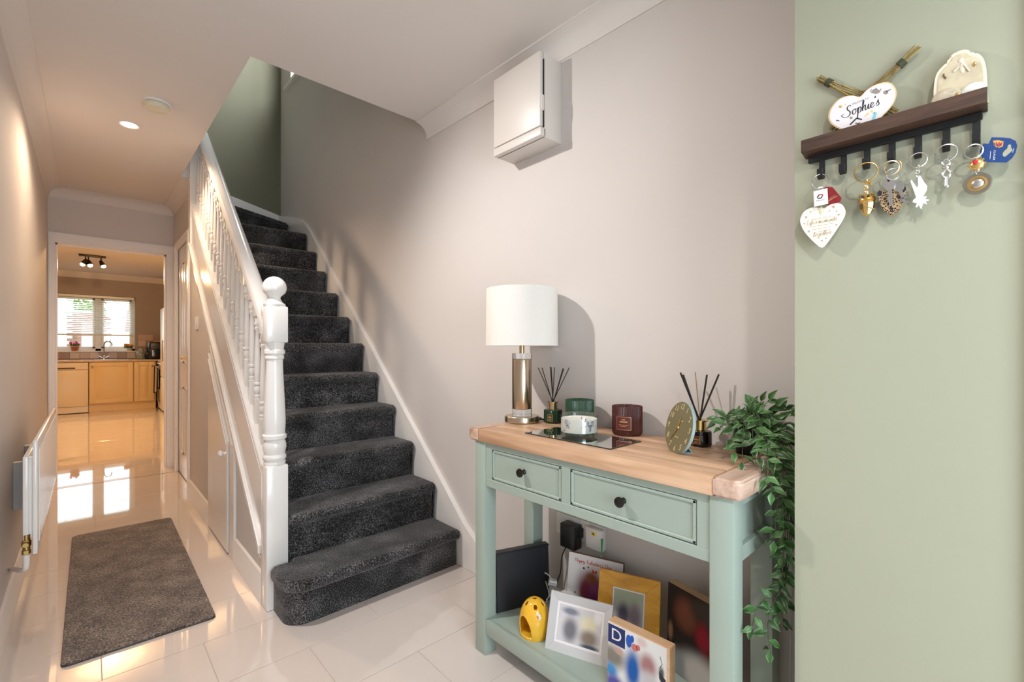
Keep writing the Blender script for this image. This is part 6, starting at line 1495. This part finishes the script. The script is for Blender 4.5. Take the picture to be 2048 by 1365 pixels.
bm = NB(); lathe(bm, [(0.0115, 0.0065), (0.0135, 0.009), (0.013, 0.014), (0.0105, 0.0195), (0.004, 0.0215), (0, 0.022)], q, 12); 
for s_ in (-1, 1): lathe(bm, [(0.003, 0), (0, 0.006)], q + Vector((-0.002, s_ * 0.0095, 0.018)), 6)
hd = finish('head', bm, pm('deep_gold', (0.72, 0.42, 0.10), 0.22, metal=1.0), t)
bm = NB()
for s_ in (-1, 1): ball(bm, q + Vector((-0.0125, s_ * 0.0045, 0.0145)), 0.0026, n=8)
finish('eye', bm, M['ink'], hd)
bm = NB(); tube(bm, [P(*C4(1055, 650), 0, 1.084), P(*C4(1215, 712), 0, 1.084)], 0.0011, 6); finish('twig', bm, M['gold'], t)
# 4 leopard head with keys
t = thing('leopard_keyring', 'leopard head charm hanging with two house keys on the middle hook', 'keyring', hb[3])
keyring(C4(1440, 118), 15, 1.092, 0.0011, M['silver'], t, 0.2); keyring(C4(1480, 110), 15, 1.097, 0.0011, M['gold'], t, -0.3); keyring(C4(1478, 205), 12, 1.093, 0.001, M['silver'], t, 0.5)
lp = [C4(*p) for p in ((1255, 478), (1288, 438), (1345, 455), (1400, 440), (1500, 415), (1580, 385), (1635, 375), (1675, 420), (1660, 500), (1640, 590), (1590, 700), (1510, 790), (1430, 792), (1370, 745), (1310, 660), (1275, 570))]
lh = shape('leopard_head', lp, 1.099, 1.108, M['leopard'], t, 0.003, True)
bm = NB(); blob(bm, C4(1290, 480), 4.6, 5.5, 1.0984); blob(bm, C4(1640, 415), 4.2, 5.5, 1.0984); blob(bm, C4(1462, 700), 4, 2.6, 1.0984); blob(bm, C4(1470, 742), 3.4, 2.0, 1.0984); blob(bm, C4(1560, 540), 2.6, 3, 1.0984); blob(bm, C4(1360, 560), 2.6, 3.2, 1.0984); finish('black_markings', bm, M['ink'], lh)
def key(name, head, rpx, tip, wpx, X, mat):
    bm = NB(); n = 22; hx, hy = head; dx, dy = tip[0] - hx, tip[1] - hy; L_ = math.hypot(dx, dy); ux, uy = dx / L_, dy / L_; vx, vy = -uy, ux
    pts = []
    for i in range(n + 1):
        a = math.asin(min(1, wpx / 2 / rpx)) + (2 * pi - 2 * math.asin(min(1, wpx / 2 / rpx))) * i / n; pts.append((hx + rpx * (ux * cos(a) + vx * sin(a)), hy + rpx * (uy * cos(a) + vy * sin(a))))
    w2 = wpx / 2; pts.append((hx + ux * L_ * 0.95 - vx * w2, hy + uy * L_ * 0.95 - vy * w2)); pts.append((hx + ux * L_, hy + uy * L_))
    for i in range(6):
        s_ = 0.97 - 0.09 * i; e = w2 * (1.0 if i % 2 == 0 else 0.45); pts.append((hx + ux * L_ * s_ + vx * e, hy + uy * L_ * s_ + vy * e))
    prism(bm, pts, pxfn, X, X + 0.0022, 0.0003, 1); return finish(name, bm, mat, t)
k1 = key('key', C4(1420, 345), 12.8, C4(1450, 668), 9.5, 1.0925, M['silver']); bm = NB(); blob(bm, C4(1415, 300), 2.8, 2.2, 1.0922); finish('key_hole', bm, M['ink'], k1)
bm = NB(); strip(bm, [C4(1432, 430), C4(1446, 650)], 2.0, 1.0922); finish('key_groove', bm, M['steel'], k1)
key('key', C4(1560, 375), 11.5, C4(1640, 610), 8, 1.0955, M['steel'])
bm = NB()
for (a, b) in (((1590, 555), (1722, 528)), ((1580, 585), (1715, 600)), ((1600, 570), (1690, 480))): strip(bm, [C4(*a), C4(*b)], 2.2, 1.095)
bmesh.ops.solidify(bm, geom=list(bm.faces), thickness=0.0012); finish('key_prongs', bm, M['steel'], t)
# 5 white metal bird shape
t = thing('white_charm_keyring', 'white cut-out metal charm hanging from the fifth hook', 'keyring', hb[4])
keyring(C5(145, 1045), 14.5, 1.094, 0.0009, M['silver'], t, 0.3)
bm = NB()
for i, y in enumerate((1100, 1120, 1142, 1165)): ring(bm, P(*C5(142, y), 0, 1.097), 0.003, 0.0007, (1, 1 if i % 2 else -.6, 0), 10)
finish('chain', bm, M['silver'], t)
shape('charm', [C8(*p) for p in ((710, 897), (726, 889), (748, 935), (764, 930), (756, 872), (772, 863), (797, 905), (814, 926), (812, 950), (793, 984), (786, 998), (806, 984), (812, 992), (797, 1006), (824, 1006), (823, 1016), (796, 1018), (818, 1030), (810, 1036), (788, 1024), (784, 1062), (770, 1060), (768, 1032), (752, 1056), (744, 1050), (756, 1026), (726, 1026), (730, 1010), (752, 994), (740, 975), (736, 950))], 1.099, 1.1035, pm('white_enamel', (0.86, 0.86, 0.88), 0.3), t, 0.0006)
# 6 silver swivel clasp
t = thing('clasp_keyring', 'plain silver swivel clasp hanging from the sixth hook', 'keyring', hb[5])
keyring(C5(370, 988), 16.5, 1.094, 0.0011, M['silver'], t, 0.15)
q = lambda x, y, X=1.098: P(*C5(x, y), 0, X)
bm = NB(); tube(bm, spline([q(345, 1085), q(345, 1060), q(370, 1042), q(396, 1060), q(396, 1085), q(370, 1092)], closed=True), 0.0016, 7, closed=True); finish('swivel_eye', bm, M['silver'], t)
bm = NB(); tube(bm, [q(370, 1085), q(370, 1130)], 0.0036, 10); ball(bm, q(370, 1108), 0.0055, n=12); finish('swivel', bm, M['silver'], t)
bm = NB(); tube(bm, spline([q(370, 1128), q(350, 1145), q(345, 1175), q(368, 1192), q(398, 1178), q(400, 1148), q(385, 1128)]), 0.0022, 8); tube(bm, [q(395, 1140), q(420, 1128)], 0.0012, 6); finish('hook_clip', bm, M['silver'], t)
bm = NB(); tube(bm, [q(374, 1180), q(374, 1255)], 0.0026, 8, taper=0.0034); ball(bm, q(374, 1258), 0.0036, n=10); finish('end_tab', bm, M['silver'], t)
# 7 blue club card with gold charm and medallion
t = thing('club_keyring', 'blue card with a crest hanging with a gold charm and a round medallion', 'keyring', hb[6])
keyring(C5(592, 975), 13, 1.095, 0.0011, M['silver'], t, 0.2)
bc = shape('card', [C5(*p) for p in ((640, 975), (668, 912), (712, 916), (736, 862), (830, 864), (885, 870), (930, 892), (942, 930), (930, 985), (900, 1032), (855, 1066), (670, 1062), (652, 1010))], 1.0985, 1.1000, M['blue_card'], t, 0.0002)
bm = NB(); pts = smooth2([C5(*p) for p in ((868, 925), (890, 922), (893, 945), (905, 965), (885, 985), (862, 1005), (845, 1018), (825, 1010), (828, 985), (845, 965), (862, 950))], 3); bm.faces.new([bm.verts.new(P(*p, 0, 1.0981)) for p in pts]); finish('hanging_slot', bm, M['green_wall'], bc)
bm = NB(); bm.faces.new([bm.verts.new(P(*C5(*p), 0, 1.0981)) for p in ((748, 890), (790, 886), (832, 895), (826, 935), (800, 946), (768, 940), (752, 920))]); cr = finish('crest', bm, pm('crest_gold', (0.72, 0.40, 0.08), 0.4), bc)
bm = NB()
for (a, b) in (((775, 900), (772, 935)), ((798, 900), (796, 938)), ((818, 902), (812, 932))): strip(bm, [C5(*a), C5(*b)], 2.2, 1.0978)
finish('crest_red', bm, M['red_ink'], cr)
bm = NB()
for (a, b) in (((786, 912), (784, 938)), ((808, 912), (804, 934)), ((755, 905), (762, 925))): strip(bm, [C5(*a), C5(*b)], 2.2, 1.0979)
finish('crest_blue', bm, pm('crest_blue', (0.02, 0.06, 0.30), 0.4), cr)
o_ = C5(757, 1006); g1 = (-0.10, 1.0); g2 = (1.0, 0.10)
bm = block_text('CLAUER', 5.6, lambda x, y, d: PXF(o_, g1, g2)(x, y, 1.0979), 0, scalex=1.0); finish('lettering', bm, M['white_print'], bc)
bm = NB(); strip(bm, [C5(728, 975), C5(722, 1038)], 1.0, 1.0979); strip(bm, [C5(915, 950), C5(905, 985)], 0.8, 1.0979); finish('small_print', bm, M['white_print'], bc)
bm = NB(); qq = P(*C5(620, 1080), 0, 1.098); ball(bm, qq, 0.0095, 0.5, 1, 1.0, n=16)
for k_ in range(8): ball(bm, qq + Vector((0, 0.0095 * cos(k_ * .785), 0.0098 * sin(k_ * .785))), 0.0022, n=6)
g_ = finish('gold_charm', bm, M['gold'], t)
bm = NB(); ball(bm, qq + Vector((-0.0045, 0.002, 0.003)), 0.0032, 0.5, 1, 1.4, n=8); finish('red_enamel', bm, M['red_ink'], g_)
bm = NB(); 
for i, y in enumerate((1020, 1038, 1128, 1146)): ring(bm, P(*C5(620, y), 0, 1.098), 0.0026, 0.0007, (1, 1 if i % 2 else -.6, 0), 10)
finish('link', bm, M['silver'], t)
qq = P(*C5(622, 1235), 0, 1.100); ax_ = Vector((-1, 0.12, -0.12)).normalized()
bm = NB(); lathe(bm, [(0, -0.003), (0.0165, -0.003), (0.0178, -0.001), (0.0165, 0.0012), (0.0120, 0.0010)], qq, 36, ax_); md = finish('medallion', bm, pm('antique_nickel', (0.45, 0.41, 0.34), 0.3, metal=1.0), t)
bm = NB(); lathe(bm, [(0.0120, 0.0006), (0.0122, 0.0022), (0.0095, 0.0026), (0.0085, 0.0010)], qq, 36, ax_); finish('gold_band', bm, M['gold'], md)
bm = NB(); lathe(bm, [(0.0085, 0.0008), (0.006, 0.0030), (0, 0.0038)], qq, 24, ax_); finish('silver_boss', bm, M['silver'], md)
